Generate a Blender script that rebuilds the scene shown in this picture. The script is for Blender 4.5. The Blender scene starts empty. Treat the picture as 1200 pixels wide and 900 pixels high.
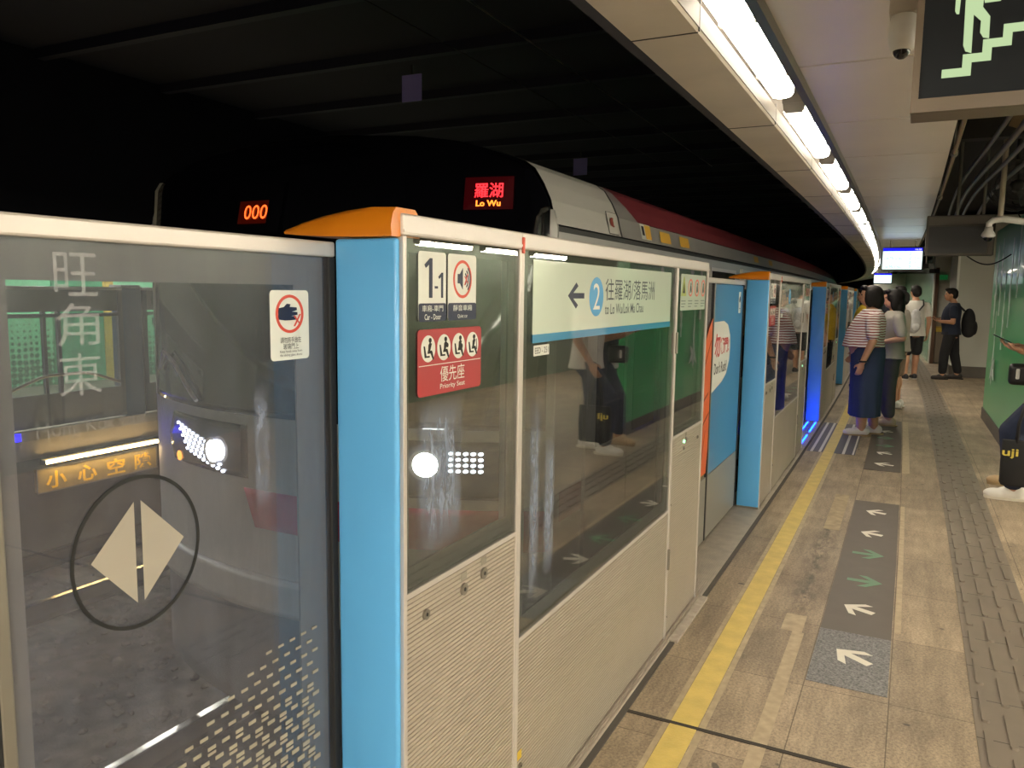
import bpy, bmesh, math, random
import numpy as np
from mathutils import Vector, Matrix
random.seed(7)
scn = bpy.context.scene
COL = scn.collection
PI = math.pi

# ---------------------------------------------------------------- camera, world, exposure
EYE = 1.5
YAW, PITCH, ROLL, FPX = 0.4752956, 0.1173170, 0.0136298, 923.79
_f = Vector((-math.sin(YAW)*math.cos(PITCH), math.cos(YAW)*math.cos(PITCH), -math.sin(PITCH)))
_r = Vector((math.cos(YAW), math.sin(YAW), 0))
_u = _r.cross(_f)
_r2 = _r*math.cos(ROLL) + _u*math.sin(ROLL)
_u2 = _u*math.cos(ROLL) - _r*math.sin(ROLL)
cam = bpy.data.cameras.new('camera')
cam.sensor_fit = 'HORIZONTAL'; cam.sensor_width = 36.0; cam.lens = FPX/1200*36.0
cam.clip_start = 0.02; cam.clip_end = 300
camo = bpy.data.objects.new('camera', cam); COL.objects.link(camo)
M = Matrix.Identity(4)
for i in range(3):
    M[i][0] = _r2[i]; M[i][1] = _u2[i]; M[i][2] = -_f[i]
M.translation = Vector((0, 0, EYE))
camo.matrix_world = M
scn.camera = camo
scn.view_settings.view_transform = 'Standard'
scn.view_settings.look = 'None'
scn.view_settings.gamma = 1.0
scn.view_settings.use_curve_mapping = False
scn.view_settings.exposure = 0.45
scn.cycles.use_denoising = True
scn.cycles.max_bounces = 8
scn.cycles.transparent_max_bounces = 16
scn.cycles.sample_clamp_indirect = 4.0
scn.cycles.use_adaptive_sampling = True
world = bpy.data.worlds.new('station_air'); scn.world = world; world.use_nodes = True
world.node_tree.nodes['Background'].inputs[0].default_value = (0.6, 0.58, 0.9, 1)
world.node_tree.nodes['Background'].inputs[1].default_value = 0.016
LAMP = 36.0          # platform tube fixtures
LAMP_SIDE = 75.0     # second row, and the unseen rows added behind the viewpoint
LAMP_FAR = 50.0      # tubes over the opposite platform

# ---------------------------------------------------------------- the curved track axis
_ds = 0.02
_s = np.arange(-14, 90, _ds)
_k = 0.002 + 0.0001*np.clip(_s-9, 0, None)
_h = np.cumsum(_k)*_ds; _h -= np.interp(0, _s, _h)
_px = np.cumsum(-np.sin(_h))*_ds; _px -= np.interp(0, _s, _px)
_py = np.cumsum(np.cos(_h))*_ds; _py -= np.interp(0, _s, _py)
def head(s): return float(np.interp(s, _s, _h))
def P(s, o, z=0.0):
    h = head(s)
    return Vector((float(np.interp(s, _s, _px)) + o*math.cos(h), float(np.interp(s, _s, _py)) + o*math.sin(h), z))

# ---------------------------------------------------------------- materials
def lin(c):
    if isinstance(c, str):
        c = [int(c[i:i+2], 16) for i in (0, 2, 4)]
    r = []
    for v in c:
        v = v/255.0
        r.append(v/12.92 if v <= 0.04045 else ((v+0.055)/1.055)**2.4)
    return (r[0], r[1], r[2], 1.0)
MATS = {}
def mat(name, c, rough=0.5, metal=0.0, emit=0.0, ecol=None, vary=0.0, scale=8.0, bump=0.0, bscale=None, spec=None, coat=0.0, stretch=None):
    if name in MATS: return MATS[name]
    m = bpy.data.materials.new(name); m.use_nodes = True
    nt = m.node_tree; b = nt.nodes['Principled BSDF']
    col = lin(c)
    b.inputs['Base Color'].default_value = col
    b.inputs['Roughness'].default_value = rough
    b.inputs['Metallic'].default_value = metal
    if spec is not None: b.inputs['Specular IOR Level'].default_value = spec
    if coat: b.inputs['Coat Weight'].default_value = coat
    if emit:
        b.inputs['Emission Color'].default_value = lin(ecol) if ecol else col
        b.inputs['Emission Strength'].default_value = emit
    if vary or bump:
        tc = nt.nodes.new('ShaderNodeTexCoord')
        src = tc.outputs['Object']
        if stretch:
            mp = nt.nodes.new('ShaderNodeMapping'); mp.inputs['Scale'].default_value = stretch
            nt.links.new(src, mp.inputs[0]); src = mp.outputs[0]
        n = nt.nodes.new('ShaderNodeTexNoise'); n.inputs['Scale'].default_value = scale; n.inputs['Detail'].default_value = 5
        nt.links.new(src, n.inputs['Vector'])
        if vary:
            rp = nt.nodes.new('ShaderNodeMapRange')
            rp.inputs['From Min'].default_value = 0.3; rp.inputs['From Max'].default_value = 0.7
            rp.inputs['To Min'].default_value = 1-vary; rp.inputs['To Max'].default_value = 1+vary*0.6
            nt.links.new(n.outputs['Fac'], rp.inputs['Value'])
            mx = nt.nodes.new('ShaderNodeMix'); mx.data_type = 'RGBA'; mx.blend_type = 'MULTIPLY'
            mx.inputs['Factor'].default_value = 1
            mx.inputs['A'].default_value = col
            nt.links.new(rp.outputs[0], mx.inputs['B'])
            nt.links.new(mx.outputs['Result'], b.inputs['Base Color'])
        if bump:
            n2 = n
            if bscale:
                n2 = nt.nodes.new('ShaderNodeTexNoise'); n2.inputs['Scale'].default_value = bscale; n2.inputs['Detail'].default_value = 4
                nt.links.new(src, n2.inputs['Vector'])
            bp = nt.nodes.new('ShaderNodeBump'); bp.inputs['Strength'].default_value = bump; bp.inputs['Distance'].default_value = 0.01
            nt.links.new(n2.outputs['Fac'], bp.inputs['Height']); nt.links.new(bp.outputs[0], b.inputs['Normal'])
    MATS[name] = m
    return m

def glow(name, c, strength):
    if name in MATS: return MATS[name]
    m = bpy.data.materials.new(name); m.use_nodes = True
    nt = m.node_tree; nt.nodes.clear()
    o = nt.nodes.new('ShaderNodeOutputMaterial'); e = nt.nodes.new('ShaderNodeEmission')
    e.inputs[0].default_value = lin(c); e.inputs[1].default_value = strength
    nt.links.new(e.outputs[0], o.inputs[0]); MATS[name] = m
    return m

def glass(name, tint, dust=0.12, ior=1.6, dustcol='b4b4b4', streak=(9, 9, 1.2)):
    if name in MATS: return MATS[name]
    m = bpy.data.materials.new(name); m.use_nodes = True
    nt = m.node_tree; nt.nodes.clear(); N = nt.nodes.new; L = nt.links.new
    out = N('ShaderNodeOutputMaterial')
    tr = N('ShaderNodeBsdfTransparent'); tr.inputs[0].default_value = lin(tint)
    df = N('ShaderNodeBsdfDiffuse'); df.inputs[0].default_value = lin(dustcol)
    tl = N('ShaderNodeBsdfTranslucent'); tl.inputs[0].default_value = lin(dustcol)
    dd = N('ShaderNodeMixShader'); dd.inputs[0].default_value = 0.40
    L(df.outputs[0], dd.inputs[1]); L(tl.outputs[0], dd.inputs[2])
    tc = N('ShaderNodeTexCoord'); mp = N('ShaderNodeMapping'); mp.inputs['Scale'].default_value = streak
    no = N('ShaderNodeTexNoise'); no.inputs['Scale'].default_value = 2.2; no.inputs['Detail'].default_value = 9; no.inputs['Roughness'].default_value = 0.65
    L(tc.outputs['Object'], mp.inputs[0]); L(mp.outputs[0], no.inputs['Vector'])
    mr = N('ShaderNodeMapRange'); mr.inputs['From Min'].default_value = 0.35; mr.inputs['From Max'].default_value = 0.75
    mr.inputs['To Min'].default_value = dust*0.6; mr.inputs['To Max'].default_value = dust*1.7
    L(no.outputs['Fac'], mr.inputs['Value'])
    m1 = N('ShaderNodeMixShader'); L(mr.outputs[0], m1.inputs[0]); L(tr.outputs[0], m1.inputs[1]); L(dd.outputs[0], m1.inputs[2])
    gl = N('ShaderNodeBsdfGlossy'); gl.inputs['Roughness'].default_value = 0.0; gl.inputs[0].default_value = (1, 1, 1, 1)
    lw = N('ShaderNodeLayerWeight'); lw.inputs['Blend'].default_value = 0.5; pw = N('ShaderNodeMath'); pw.operation = 'POWER'; pw.inputs[1].default_value = 5.0
    L(lw.outputs['Facing'], pw.inputs[0]); f0 = ((ior-1)/(ior+1))**2
    sc = N('ShaderNodeMapRange'); L(pw.outputs[0], sc.inputs['Value']); sc.inputs['To Min'].default_value = f0; sc.inputs['To Max'].default_value = 1.0
    m2 = N('ShaderNodeMixShader'); L(sc.outputs[0], m2.inputs[0]); L(m1.outputs[0], m2.inputs[1]); L(gl.outputs[0], m2.inputs[2])
    L(m2.outputs[0], out.inputs[0]); MATS[name] = m
    return m

def film(name, c, alpha, rough=0.4):
    """thin printed film: part see-through"""
    if name in MATS: return MATS[name]
    m = bpy.data.materials.new(name); m.use_nodes = True
    nt = m.node_tree; nt.nodes.clear(); N = nt.nodes.new; L = nt.links.new
    out = N('ShaderNodeOutputMaterial'); tr = N('ShaderNodeBsdfTransparent')
    pb = N('ShaderNodeBsdfPrincipled'); pb.inputs['Base Color'].default_value = lin(c); pb.inputs['Roughness'].default_value = rough
    mx = N('ShaderNodeMixShader'); mx.inputs[0].default_value = alpha
    L(tr.outputs[0], mx.inputs[1]); L(pb.outputs[0], mx.inputs[2]); L(mx.outputs[0], out.inputs[0]); MATS[name] = m
    return m

# ---------------------------------------------------------------- mesh helpers
class MB:
    def __init__(self): self.v = []; self.f = []
    def add(self, vs, fs):
        n = len(self.v); self.v += [tuple(q) for q in vs]; self.f += [tuple(i+n for i in f) for f in fs]; return self
    def box(self, x0, x1, y0, y1, z0, z1):
        return self.add([(x0,y0,z0),(x1,y0,z0),(x1,y1,z0),(x0,y1,z0),(x0,y0,z1),(x1,y0,z1),(x1,y1,z1),(x0,y1,z1)],
                        [(0,3,2,1),(4,5,6,7),(0,1,5,4),(1,2,6,5),(2,3,7,6),(3,0,4,7)])
    def bbox(self, x0, x1, y0, y1, z0, z1, r=0.004, seg=2):
        bm = bmesh.new(); bmesh.ops.create_cube(bm, size=1)
        for v in bm.verts:
            v.co = Vector(((x0+x1)/2+v.co.x*(x1-x0), (y0+y1)/2+v.co.y*(y1-y0), (z0+z1)/2+v.co.z*(z1-z0)))
        r = min(r, abs(x1-x0)*.49, abs(y1-y0)*.49, abs(z1-z0)*.49)
        bmesh.ops.bevel(bm, geom=bm.edges[:], offset=r, segments=seg, affect='EDGES', profile=0.5)
        return self.bm(bm)
    def bm(self, bm):
        bm.verts.index_update()
        self.add([v.co[:] for v in bm.verts], [[v.index for v in f.verts] for f in bm.faces]); bm.free(); return self
    def prism(self, pts, y0, y1):
        """polygon in x,z extruded along y (pts counter-clockwise seen from -y)"""
        n = len(pts)
        vs = [(x, y0, z) for x, z in pts] + [(x, y1, z) for x, z in pts]
        fs = [tuple(range(n)), tuple(range(2*n-1, n-1, -1))] + [(i, i+n, (i+1) % n+n, (i+1) % n) for i in range(n)]
        return self.add(vs, fs)
    def prism_x(self, pts, x0, x1):
        """polygon in y,z extruded along x"""
        n = len(pts)
        vs = [(x0, y, z) for y, z in pts] + [(x1, y, z) for y, z in pts]
        fs = [tuple(range(n-1, -1, -1)), tuple(range(n, 2*n))] + [(i, (i+1) % n, (i+1) % n+n, i+n) for i in range(n)]
        return self.add(vs, fs)
    def prism_z(self, pts, z0, z1):
        n = len(pts)
        vs = [(x, y, z0) for x, y in pts] + [(x, y, z1) for x, y in pts]
        fs = [tuple(range(n-1, -1, -1)), tuple(range(n, 2*n))] + [(i, (i+1) % n, (i+1) % n+n, i+n) for i in range(n)]
        return self.add(vs, fs)
    def tube(self, pts, r, seg=10, caps=True):
        pts = [Vector(p) for p in pts]; n = len(pts)
        rs = r if isinstance(r, (list, tuple)) else [r]*n
        vs = []; fs = []; up = None
        for i, p in enumerate(pts):
            d = (pts[min(i+1, n-1)]-pts[max(i-1, 0)]).normalized()
            if up is None:
                a = Vector((0, 0, 1)) if abs(d.z) < .9 else Vector((1, 0, 0))
                up = (a-d*a.dot(d)).normalized()
            else:
                up = (up-d*up.dot(d)).normalized()
            w = d.cross(up)
            for k in range(seg):
                t = 2*PI*k/seg; vs.append(p+(up*math.cos(t)+w*math.sin(t))*rs[i])
        for i in range(n-1):
            for k in range(seg):
                fs.append((i*seg+k, i*seg+(k+1) % seg, (i+1)*seg+(k+1) % seg, (i+1)*seg+k))
        if caps:
            fs.append(tuple(range(seg-1, -1, -1))); fs.append(tuple(range((n-1)*seg, n*seg)))
        return self.add(vs, fs)
    def ell(self, c, rad, seg=16, rings=10, rot=None):
        vs = []; fs = []
        for i in range(rings+1):
            a = PI*i/rings
            for k in range(seg):
                b = 2*PI*k/seg
                q = Vector((math.sin(a)*math.cos(b)*rad[0], math.sin(a)*math.sin(b)*rad[1], math.cos(a)*rad[2]))
                if rot is not None: q = rot @ q
                vs.append(q+Vector(c))
        for i in range(rings):
            for k in range(seg):
                fs.append((i*seg+k, (i+1)*seg+k, (i+1)*seg+(k+1) % seg, i*seg+(k+1) % seg))
        return self.add(vs, fs)
    def loft(self, secs, seg=24, power=1.0):
        """secs: (z, cx, cy, rx, ry)"""
        vs = []; fs = []
        for (z, cx, cy, rx, ry) in secs:
            for k in range(seg):
                t = 2*PI*k/seg; c = math.cos(t); s = math.sin(t)
                vs.append((cx+rx*math.copysign(abs(c)**power, c), cy+ry*math.copysign(abs(s)**power, s), z))
        for i in range(len(secs)-1):
            for k in range(seg):
                fs.append((i*seg+k, i*seg+(k+1) % seg, (i+1)*seg+(k+1) % seg, (i+1)*seg+k))
        fs.append(tuple(range(seg-1, -1, -1))); n = len(secs)-1
        fs.append(tuple(range(n*seg, (n+1)*seg)))
        return self.add(vs, fs)
    def xf(self, fn):
        self.v = [tuple(fn(Vector(q))) for q in self.v]; return self

def obj(name, mb, m, parent=None, smooth=False, uv=None, autosmooth=False):
    me = bpy.data.meshes.new(name)
    vs = mb.v
    org = Vector((0, 0, 0))
    if parent is None and vs:
        a = np.array(vs); lo = a.min(0); hi = a.max(0)
        org = Vector(((lo[0]+hi[0])/2, (lo[1]+hi[1])/2, lo[2]))
        vs = [(q[0]-org.x, q[1]-org.y, q[2]-org.z) for q in vs]
    me.from_pydata(vs, [], mb.f); me.update()
    if m: me.materials.append(m)
    if uv is not None:
        l = me.uv_layers.new(name='UVMap')
        for lp in me.loops: l.data[lp.index].uv = uv[lp.vertex_index]
    if smooth or autosmooth:
        me.polygons.foreach_set('use_smooth', [True]*len(me.polygons))
        if autosmooth: me.set_sharp_from_angle(angle=math.radians(40))
    o = bpy.data.objects.new(name, me); COL.objects.link(o)
    if parent is not None: o.parent = parent
    else: o.location = org
    return o
def tag(o, label, cat, group=None, kind=None):
    o['label'] = label; o['category'] = cat
    if group: o['group'] = group
    if kind: o['kind'] = kind
    return o
def struct(name, mb, m, **k):
    o = obj(name, mb, m, **k)
    o['kind'] = 'structure'
    return o
def thing(name, label, cat, loc, rz=0.0, group=None):
    o = bpy.data.objects.new(name, None); COL.objects.link(o); o.empty_display_size = 0.1
    o.location = loc; o.rotation_euler = (0, 0, rz)
    return tag(o, label, cat, group)
def on_track(name, label, cat, s, o, z=0, group=None, turn=0.0):
    """local x runs along the track, local y to the track side (left), z up"""
    return thing(name, label, cat, P(s, o, z), PI/2+head(s)+turn, group)
def on_chord(name, label, cat, s0, s1, o, z=0, group=None):
    a = P(s0, o); b = P(s1, o); d = b-a
    t = thing(name, label, cat, (a.x, a.y, z), math.atan2(d.y, d.x), group)
    return t, d.length
def dup(root, label, loc=None, rz=None, group=None):
    r = root.copy(); COL.objects.link(r)
    if label: r['label'] = label
    if loc is not None: r.location = loc
    if rz is not None: r.rotation_euler = (0, 0, rz)
    if group: r['group'] = group
    for ch in list(root.children):
        c = ch.copy(); COL.objects.link(c); c.parent = r
        for g in list(ch.children):
            d = g.copy(); COL.objects.link(d); d.parent = c
    return r
def dup_on_chord(root, label, s0, s1, o, z=0):
    a = P(s0, o); b = P(s1, o); d = b-a
    return dup(root, label, (a.x, a.y, z), math.atan2(d.y, d.x))

def strip(s0, s1, o0, o1, z0, z1, step=0.25):
    """slab following the track; returns MB and uv (s, offset)"""
    n = max(1, int(math.ceil((s1-s0)/step))); vs = []; uv = []; fs = []
    for i in range(n+1):
        s = s0+(s1-s0)*i/n
        for (o, z) in ((o0, z0), (o1, z0), (o1, z1), (o0, z1)):
            vs.append(P(s, o, z)[:]); uv.append((s, o))
    for i in range(n):
        a = i*4; b = a+4
        for k in range(4):
            fs.append((a+k, a+(k+1) % 4, b+(k+1) % 4, b+k))
    fs.append((3, 2, 1, 0)); fs.append((n*4, n*4+1, n*4+2, n*4+3))
    m = MB(); m.add(vs, [tuple(reversed(f)) for f in fs]); return m, uv
def sweep(prof, s0, s1, step=0.4, closed=True):
    """profile [(offset,z)] swept along the track"""
    n = max(1, int(math.ceil((s1-s0)/step))); k = len(prof); vs = []; fs = []
    for i in range(n+1):
        s = s0+(s1-s0)*i/n
        for (o, z) in prof: vs.append(P(s, o, z)[:])
    for i in range(n):
        for j in range(k if closed else k-1):
            fs.append((i*k+j, (i+1)*k+j, (i+1)*k+(j+1) % k, i*k+(j+1) % k))
    if closed:
        fs.append(tuple(range(k))); fs.append(tuple(range((n+1)*k-1, n*k-1, -1)))
    m = MB(); m.add(vs, fs)
    return m
def fix(mb):
    bm = bmesh.new()
    bv = [bm.verts.new(q) for q in mb.v]
    for f in mb.f:
        try: bm.faces.new([bv[i] for i in f])
        except ValueError: pass
    bmesh.ops.recalc_face_normals(bm, faces=bm.faces[:])
    m = MB(); m.bm(bm); return m

def rrect(x0, x1, z0, z1, r, n=5):
    pts = []
    for (cx, cz, a0) in ((x1-r, z0+r, -90), (x1-r, z1-r, 0), (x0+r, z1-r, 90), (x0+r, z0+r, 180)):
        for i in range(n+1):
            a = math.radians(a0+90*i/n); pts.append((cx+r*math.cos(a), cz+r*math.sin(a)))
    return pts
def disc(cx, cz, r, n=32, rz=None):
    rz = rz or r
    return [(cx+r*math.cos(2*PI*i/n), cz+rz*math.sin(2*PI*i/n)) for i in range(n)]
def ring(cx, cz, r0, r1, y0, y1, n=40, e=1.0):
    m = MB(); vs = []; fs = []
    for i in range(n):
        a = 2*PI*i/n; c = math.cos(a); s = math.sin(a)*e
        vs += [(cx+r0*c, y0, cz+r0*s), (cx+r1*c, y0, cz+r1*s), (cx+r1*c, y1, cz+r1*s), (cx+r0*c, y1, cz+r0*s)]
    for i in range(n):
        a = i*4; b = ((i+1) % n)*4
        for k in range(4): fs.append((a+k, a+(k+1) % 4, b+(k+1) % 4, b+k))
    m.add(vs, fs); return m

_tc = {}
def textmesh(body, bold=0.0):
    key = (body, bold)
    if key in _tc: return _tc[key]
    c = bpy.data.curves.new('lettering', 'FONT'); c.body = body; c.size = 1.0; c.offset = bold
    c.resolution_u = 3; c.fill_mode = 'FRONT' if hasattr(c, 'fill_mode') else c.fill_mode
    o = bpy.data.objects.new('lettering', c); COL.objects.link(o)
    bpy.context.view_layer.update()
    me = o.evaluated_get(bpy.context.evaluated_depsgraph_get()).to_mesh()
    vs = [(v.co.x, v.co.y) for v in me.vertices]; fs = [tuple(p.vertices) for p in me.polygons]
    bpy.data.objects.remove(o); bpy.data.curves.remove(c)
    _tc[key] = (vs, fs); return vs, fs
def text_mb(body, x0, x1, z0, z1, y, bold=0.0, keep=False, flip=1):
    """lettering filling the box x0..x1, z0..z1 on the plane y, facing -y"""
    vs, fs = textmesh(body, bold)
    a = np.array(vs); lo = a.min(0); hi = a.max(0); sz = hi-lo
    sx = (x1-x0)/sz[0]; sz_ = (z1-z0)/sz[1]
    if keep: sx = sz_ = min(sx, sz_)
    cx = (x0+x1)/2; cz = (z0+z1)/2
    m = MB()
    m.add([(cx+flip*(q[0]-(lo[0]+hi[0])/2)*sx, y, cz+(q[1]-(lo[1]+hi[1])/2)*sz_) for q in vs], fs)
    return m
def flat(name, pts, y, m, parent, t=0.0006):
    return obj(name, MB().prism(pts, y-t, y), m, parent)
def merge(*mbs):
    m = MB()
    for q in mbs: m.add(q.v, q.f)
    return m

# ---------------------------------------------------------------- shared materials
ALU = mat('brushed_aluminium', 'b9b1a2', 0.42, 0.55, vary=0.06, scale=30)
ALU_L = mat('pale_aluminium', 'ccc6c0', 0.35, 0.35)
STEEL = mat('dull_steel', '8a857c', 0.45, 0.7)
DARK = mat('dark_grey_metal', '34322f', 0.5, 0.3)
BLACK = mat('black_plastic', '101012', 0.35)
RUBBER = mat('black_rubber', '17181b', 0.7)
FRIT = mat('grey_glass_border', '8b8981', 0.45)
WHITE = mat('white_sticker', 'dfe2da', 0.45)
NAVY = mat('navy_print', '0d1938', 0.4, spec=.3)
REDP = mat('red_print', 'a32a30', 0.45)
REDRING = mat('red_ring_print', 'cc4a36', 0.45)
INK = mat('black_print', '0b0c10', 0.5, spec=.3)
PILLAR_BLUE = mat('sky_blue_enamel', '5fb2f0', 0.40, coat=0.15)
AMBER = mat('amber_lens', 'cf7a16', 0.3, coat=0.5, emit=0.03)
GLASS = glass('dusty_gate_glass', 'd6dad8', dust=0.035, ior=2.05)
GLASS_DOOR = glass('dusty_door_glass', 'ececf0', dust=0.135, ior=1.55, dustcol='a3a8b6')
CLEAR = glass('clear_glass', 'dfe6e4', dust=0.02, ior=1.5)
CONC = mat('dark_concrete', '4c4843', 0.9, vary=0.25, scale=3, bump=0.3, bscale=40)
CEIL_BLACK = mat('blue_black_ceiling', '0a0a18', 0.85, vary=0.3, scale=1.5)  # blue-black tone for ceilings and far fascia, mottled by noise
GREENW = mat('glossy_green_panel', '3aa564', 0.28, coat=0.15, vary=0.04, scale=1.5)

# ---------------------------------------------------------------- platform floor
def floor_material():
    m = bpy.data.materials.new('worn_granite_tiles'); m.use_nodes = True
    nt = m.node_tree; N = nt.nodes.new; L = nt.links.new; b = nt.nodes['Principled BSDF']
    uv = N('ShaderNodeUVMap'); uv.uv_map = 'UVMap'
    br = N('ShaderNodeTexBrick'); br.offset = 0.0; br.squash = 1.0
    for k, v in (('Scale', 1.0), ('Mortar Size', 0.0022), ('Mortar Smooth', 0.2), ('Bias', 0.0), ('Brick Width', 0.62), ('Row Height', 0.30)):
        br.inputs[k].default_value = v
    br.inputs['Color1'].default_value = lin('94836c'); br.inputs['Color2'].default_value = lin('a59278'); br.inputs['Mortar'].default_value = lin('6a5b48')
    L(uv.outputs[0], br.inputs['Vector'])
    def noise(sc, det, rough=0.6, stretch=None):
        n = N('ShaderNodeTexNoise'); n.inputs['Scale'].default_value = sc; n.inputs['Detail'].default_value = det; n.inputs['Roughness'].default_value = rough
        if stretch:
            mp = N('ShaderNodeMapping'); mp.inputs['Scale'].default_value = stretch; L(uv.outputs[0], mp.inputs[0]); L(mp.outputs[0], n.inputs['Vector'])
        else: L(uv.outputs[0], n.inputs['Vector'])
        return n
    def mr(src, a, b_, c, d):
        r = N('ShaderNodeMapRange'); L(src, r.inputs['Value'])
        for k, v in (('From Min', a), ('From Max', b_), ('To Min', c), ('To Max', d)): r.inputs[k].default_value = v
        return r.outputs[0]
    def mul(a, f):
        x = N('ShaderNodeMix'); x.data_type = 'RGBA'; x.blend_type = 'MULTIPLY'; x.inputs['Factor'].default_value = 1
        L(a, x.inputs['A']); L(f, x.inputs['B']); return x.outputs['Result']
    c = br.outputs['Color']
    c = mul(c, mr(noise(2.2, 6).outputs['Fac'], 0.3, 0.7, 0.66, 1.20))
    c = mul(c, mr(noise(95, 4, 0.75).outputs['Fac'], 0.34, 0.66, 0.60, 1.28))
    c = mul(c, mr(noise(5, 7, 0.75, (0.5, 3.0, 1)).outputs['Fac'], 0.36, 0.6, 0.72, 1.08))
    # trodden dirt where the queues step past the mats
    sp = N('ShaderNodeSeparateXYZ'); L(uv.outputs[0], sp.inputs[0])
    def math_(op, a, v):
        q = N('ShaderNodeMath'); q.operation = op
        if isinstance(a, (int, float)): q.inputs[0].default_value = a
        else: L(a, q.inputs[0])
        if isinstance(v, (int, float)): q.inputs[1].default_value = v
        else: L(v, q.inputs[1])
        return q.outputs[0]
    d = math_('ABSOLUTE', math_('ADD', sp.outputs['Y'], 0.41), 0)
    band = mr(d, 0.0, 0.09, 1.0, 0.0)
    ph = math_('FRACT', math_('DIVIDE', math_('SUBTRACT', sp.outputs['X'], 3.55), 4.3), 0)
    per = math_('MULTIPLY', mr(ph, 0.02, 0.10, 0, 1), mr(ph, 0.45, 0.6, 1, 0))
    st = math_('MULTIPLY', math_('MULTIPLY', band, per), mr(noise(16, 6, 0.7, (0.6, 1.6, 1)).outputs['Fac'], 0.42, 0.6, 0, 0.95))
    mx = N('ShaderNodeMix'); mx.data_type = 'RGBA'; L(st, mx.inputs['Factor']); L(c, mx.inputs['A']); mx.inputs['B'].default_value = lin('4a4036')
    spots = mr(noise(9, 2, 0.4).outputs['Fac'], 0.74, 0.76, 0, 0.8)
    m2 = N('ShaderNodeMix'); m2.data_type = 'RGBA'; L(spots, m2.inputs['Factor']); L(mx.outputs['Result'], m2.inputs['A']); m2.inputs['B'].default_value = lin('3c362e')
    L(m2.outputs['Result'], b.inputs['Base Color'])
    b.inputs['Roughness'].default_value = 0.55
    bp = N('ShaderNodeBump'); bp.inputs['Strength'].default_value = 0.25; bp.inputs['Distance'].default_value = 0.004
    L(br.outputs['Fac'], bp.inputs['Height']); bp.invert = True
    L(bp.outputs[0], b.inputs['Normal'])
    return m
FLOOR = floor_material()
mb, uv = strip(-12, 60, -1.12, 4.2, -0.30, 0.0)
struct('floor', mb, FLOOR, uv=uv)

mb, uv = strip(-12, 60, -1.32, -1.12, -1.35, -0.03); struct('trim_1', mb, CONC)               # platform edge wall below the coping
# grooved aluminium threshold and its dark joint
prof = [(-1.12, 0.0)]
o = -1.12
while o < -0.868:
    prof += [(o, 0.009), (o+0.006, 0.009), (o+0.0065, 0.006), (o+0.0095, 0.006)]; o += 0.010
prof += [(-0.866, 0.009), (-0.866, 0.0)]
struct('trim_2', fix(sweep(prof, -12, 55, 0.5)), mat('threshold_metal', 'b5aa9b', 0.5, 0.3, vary=0.15, scale=12))
struct('trim_3', strip(-12, 55, -0.866, -0.838, 0, 0.006)[0], mat('dark_joint', '4b4640', 0.8))
struct('trim_4', strip(3.22, 3.79, -0.866, -0.828, 0, 0.012)[0], mat('pale_mortar', 'a79d90', 0.9, vary=0.2, scale=30))
struct('trim_5', strip(2.585, 2.603, -0.838, 2.6, 0, 0.003)[0], mat('expansion_joint', '37312b', 0.9))

# ---------------------------------------------------------------- track bed, rails
BALLAST = mat('grey_track_slab', '6f6a63', 0.95, vary=0.45, scale=7, bump=1.0, bscale=45)
struct('ground', strip(-12, 60, -8.05, -1.3, -1.55, -1.30)[0], BALLAST)
RAIL = mat('rusty_rail', '4a3a2e', 0.7, 0.4); SHINE = mat('polished_rail_head', 'cfcac2', 0.12, 1.0)
def rail(o, label, grp):
    pr = [(-.07, 0), (.07, 0), (.07, .012), (.012, .03), (.012, .11), (.035, .12), (.035, .15), (-.035, .15), (-.035, .12), (-.012, .11), (-.012, .03), (-.07, .012)]
    r = obj('rail', fix(sweep([(o+a, -1.26+z) for a, z in pr], -4, 50, .5)), RAIL)
    tag(r, label, 'rail', grp)
    h = obj('rail_head', fix(sweep([(o-.03, -1.1105), (o+.03, -1.1105), (o+.024, -1.104), (o-.024, -1.104)], -4, 50, .5)), SHINE)
    h.parent = r; h.matrix_parent_inverse = Matrix.Translation(-r.location)
    return r
rail(-2.35, 'steel rail of the train\'s track on the platform gate side', 'running rails')
rail(-3.75, 'bright steel rail of the train\'s track seen through the left sliding door', 'running rails')
rail(-6.30, 'nearer steel rail of the empty track beyond the train', 'running rails')
rail(-7.48, 'farther steel rail of the empty track, under the opposite platform', 'running rails')
SLEEP = mat('concrete_sleeper', '7c766c', 0.9, vary=0.2, scale=10)
slp = None
for tr_, c in ((0, -6.89), (1, -3.05)):
    for i in range(14):
        s = 1.0+i*0.72
        if tr_ == 1 and s > 3.6: break
        h = head(s)
        m = MB().bbox(-.11, .11, -1.0, 1.0, 0, .05, .012)
        if slp is None:
            slp = obj('sleeper', m, SLEEP); q = slp
        else:
            q = slp.copy(); COL.objects.link(q)
        q.location = P(s, c, -1.31); q.rotation_euler = (0, 0, PI/2+h)
        tag(q, 'concrete sleeper of the empty track in front of the opposite platform' if tr_ == 0 else 'concrete sleeper under the rails in front of the train', 'sleeper', 'sleepers of the empty track' if tr_ == 0 else 'sleepers before the train')

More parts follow.
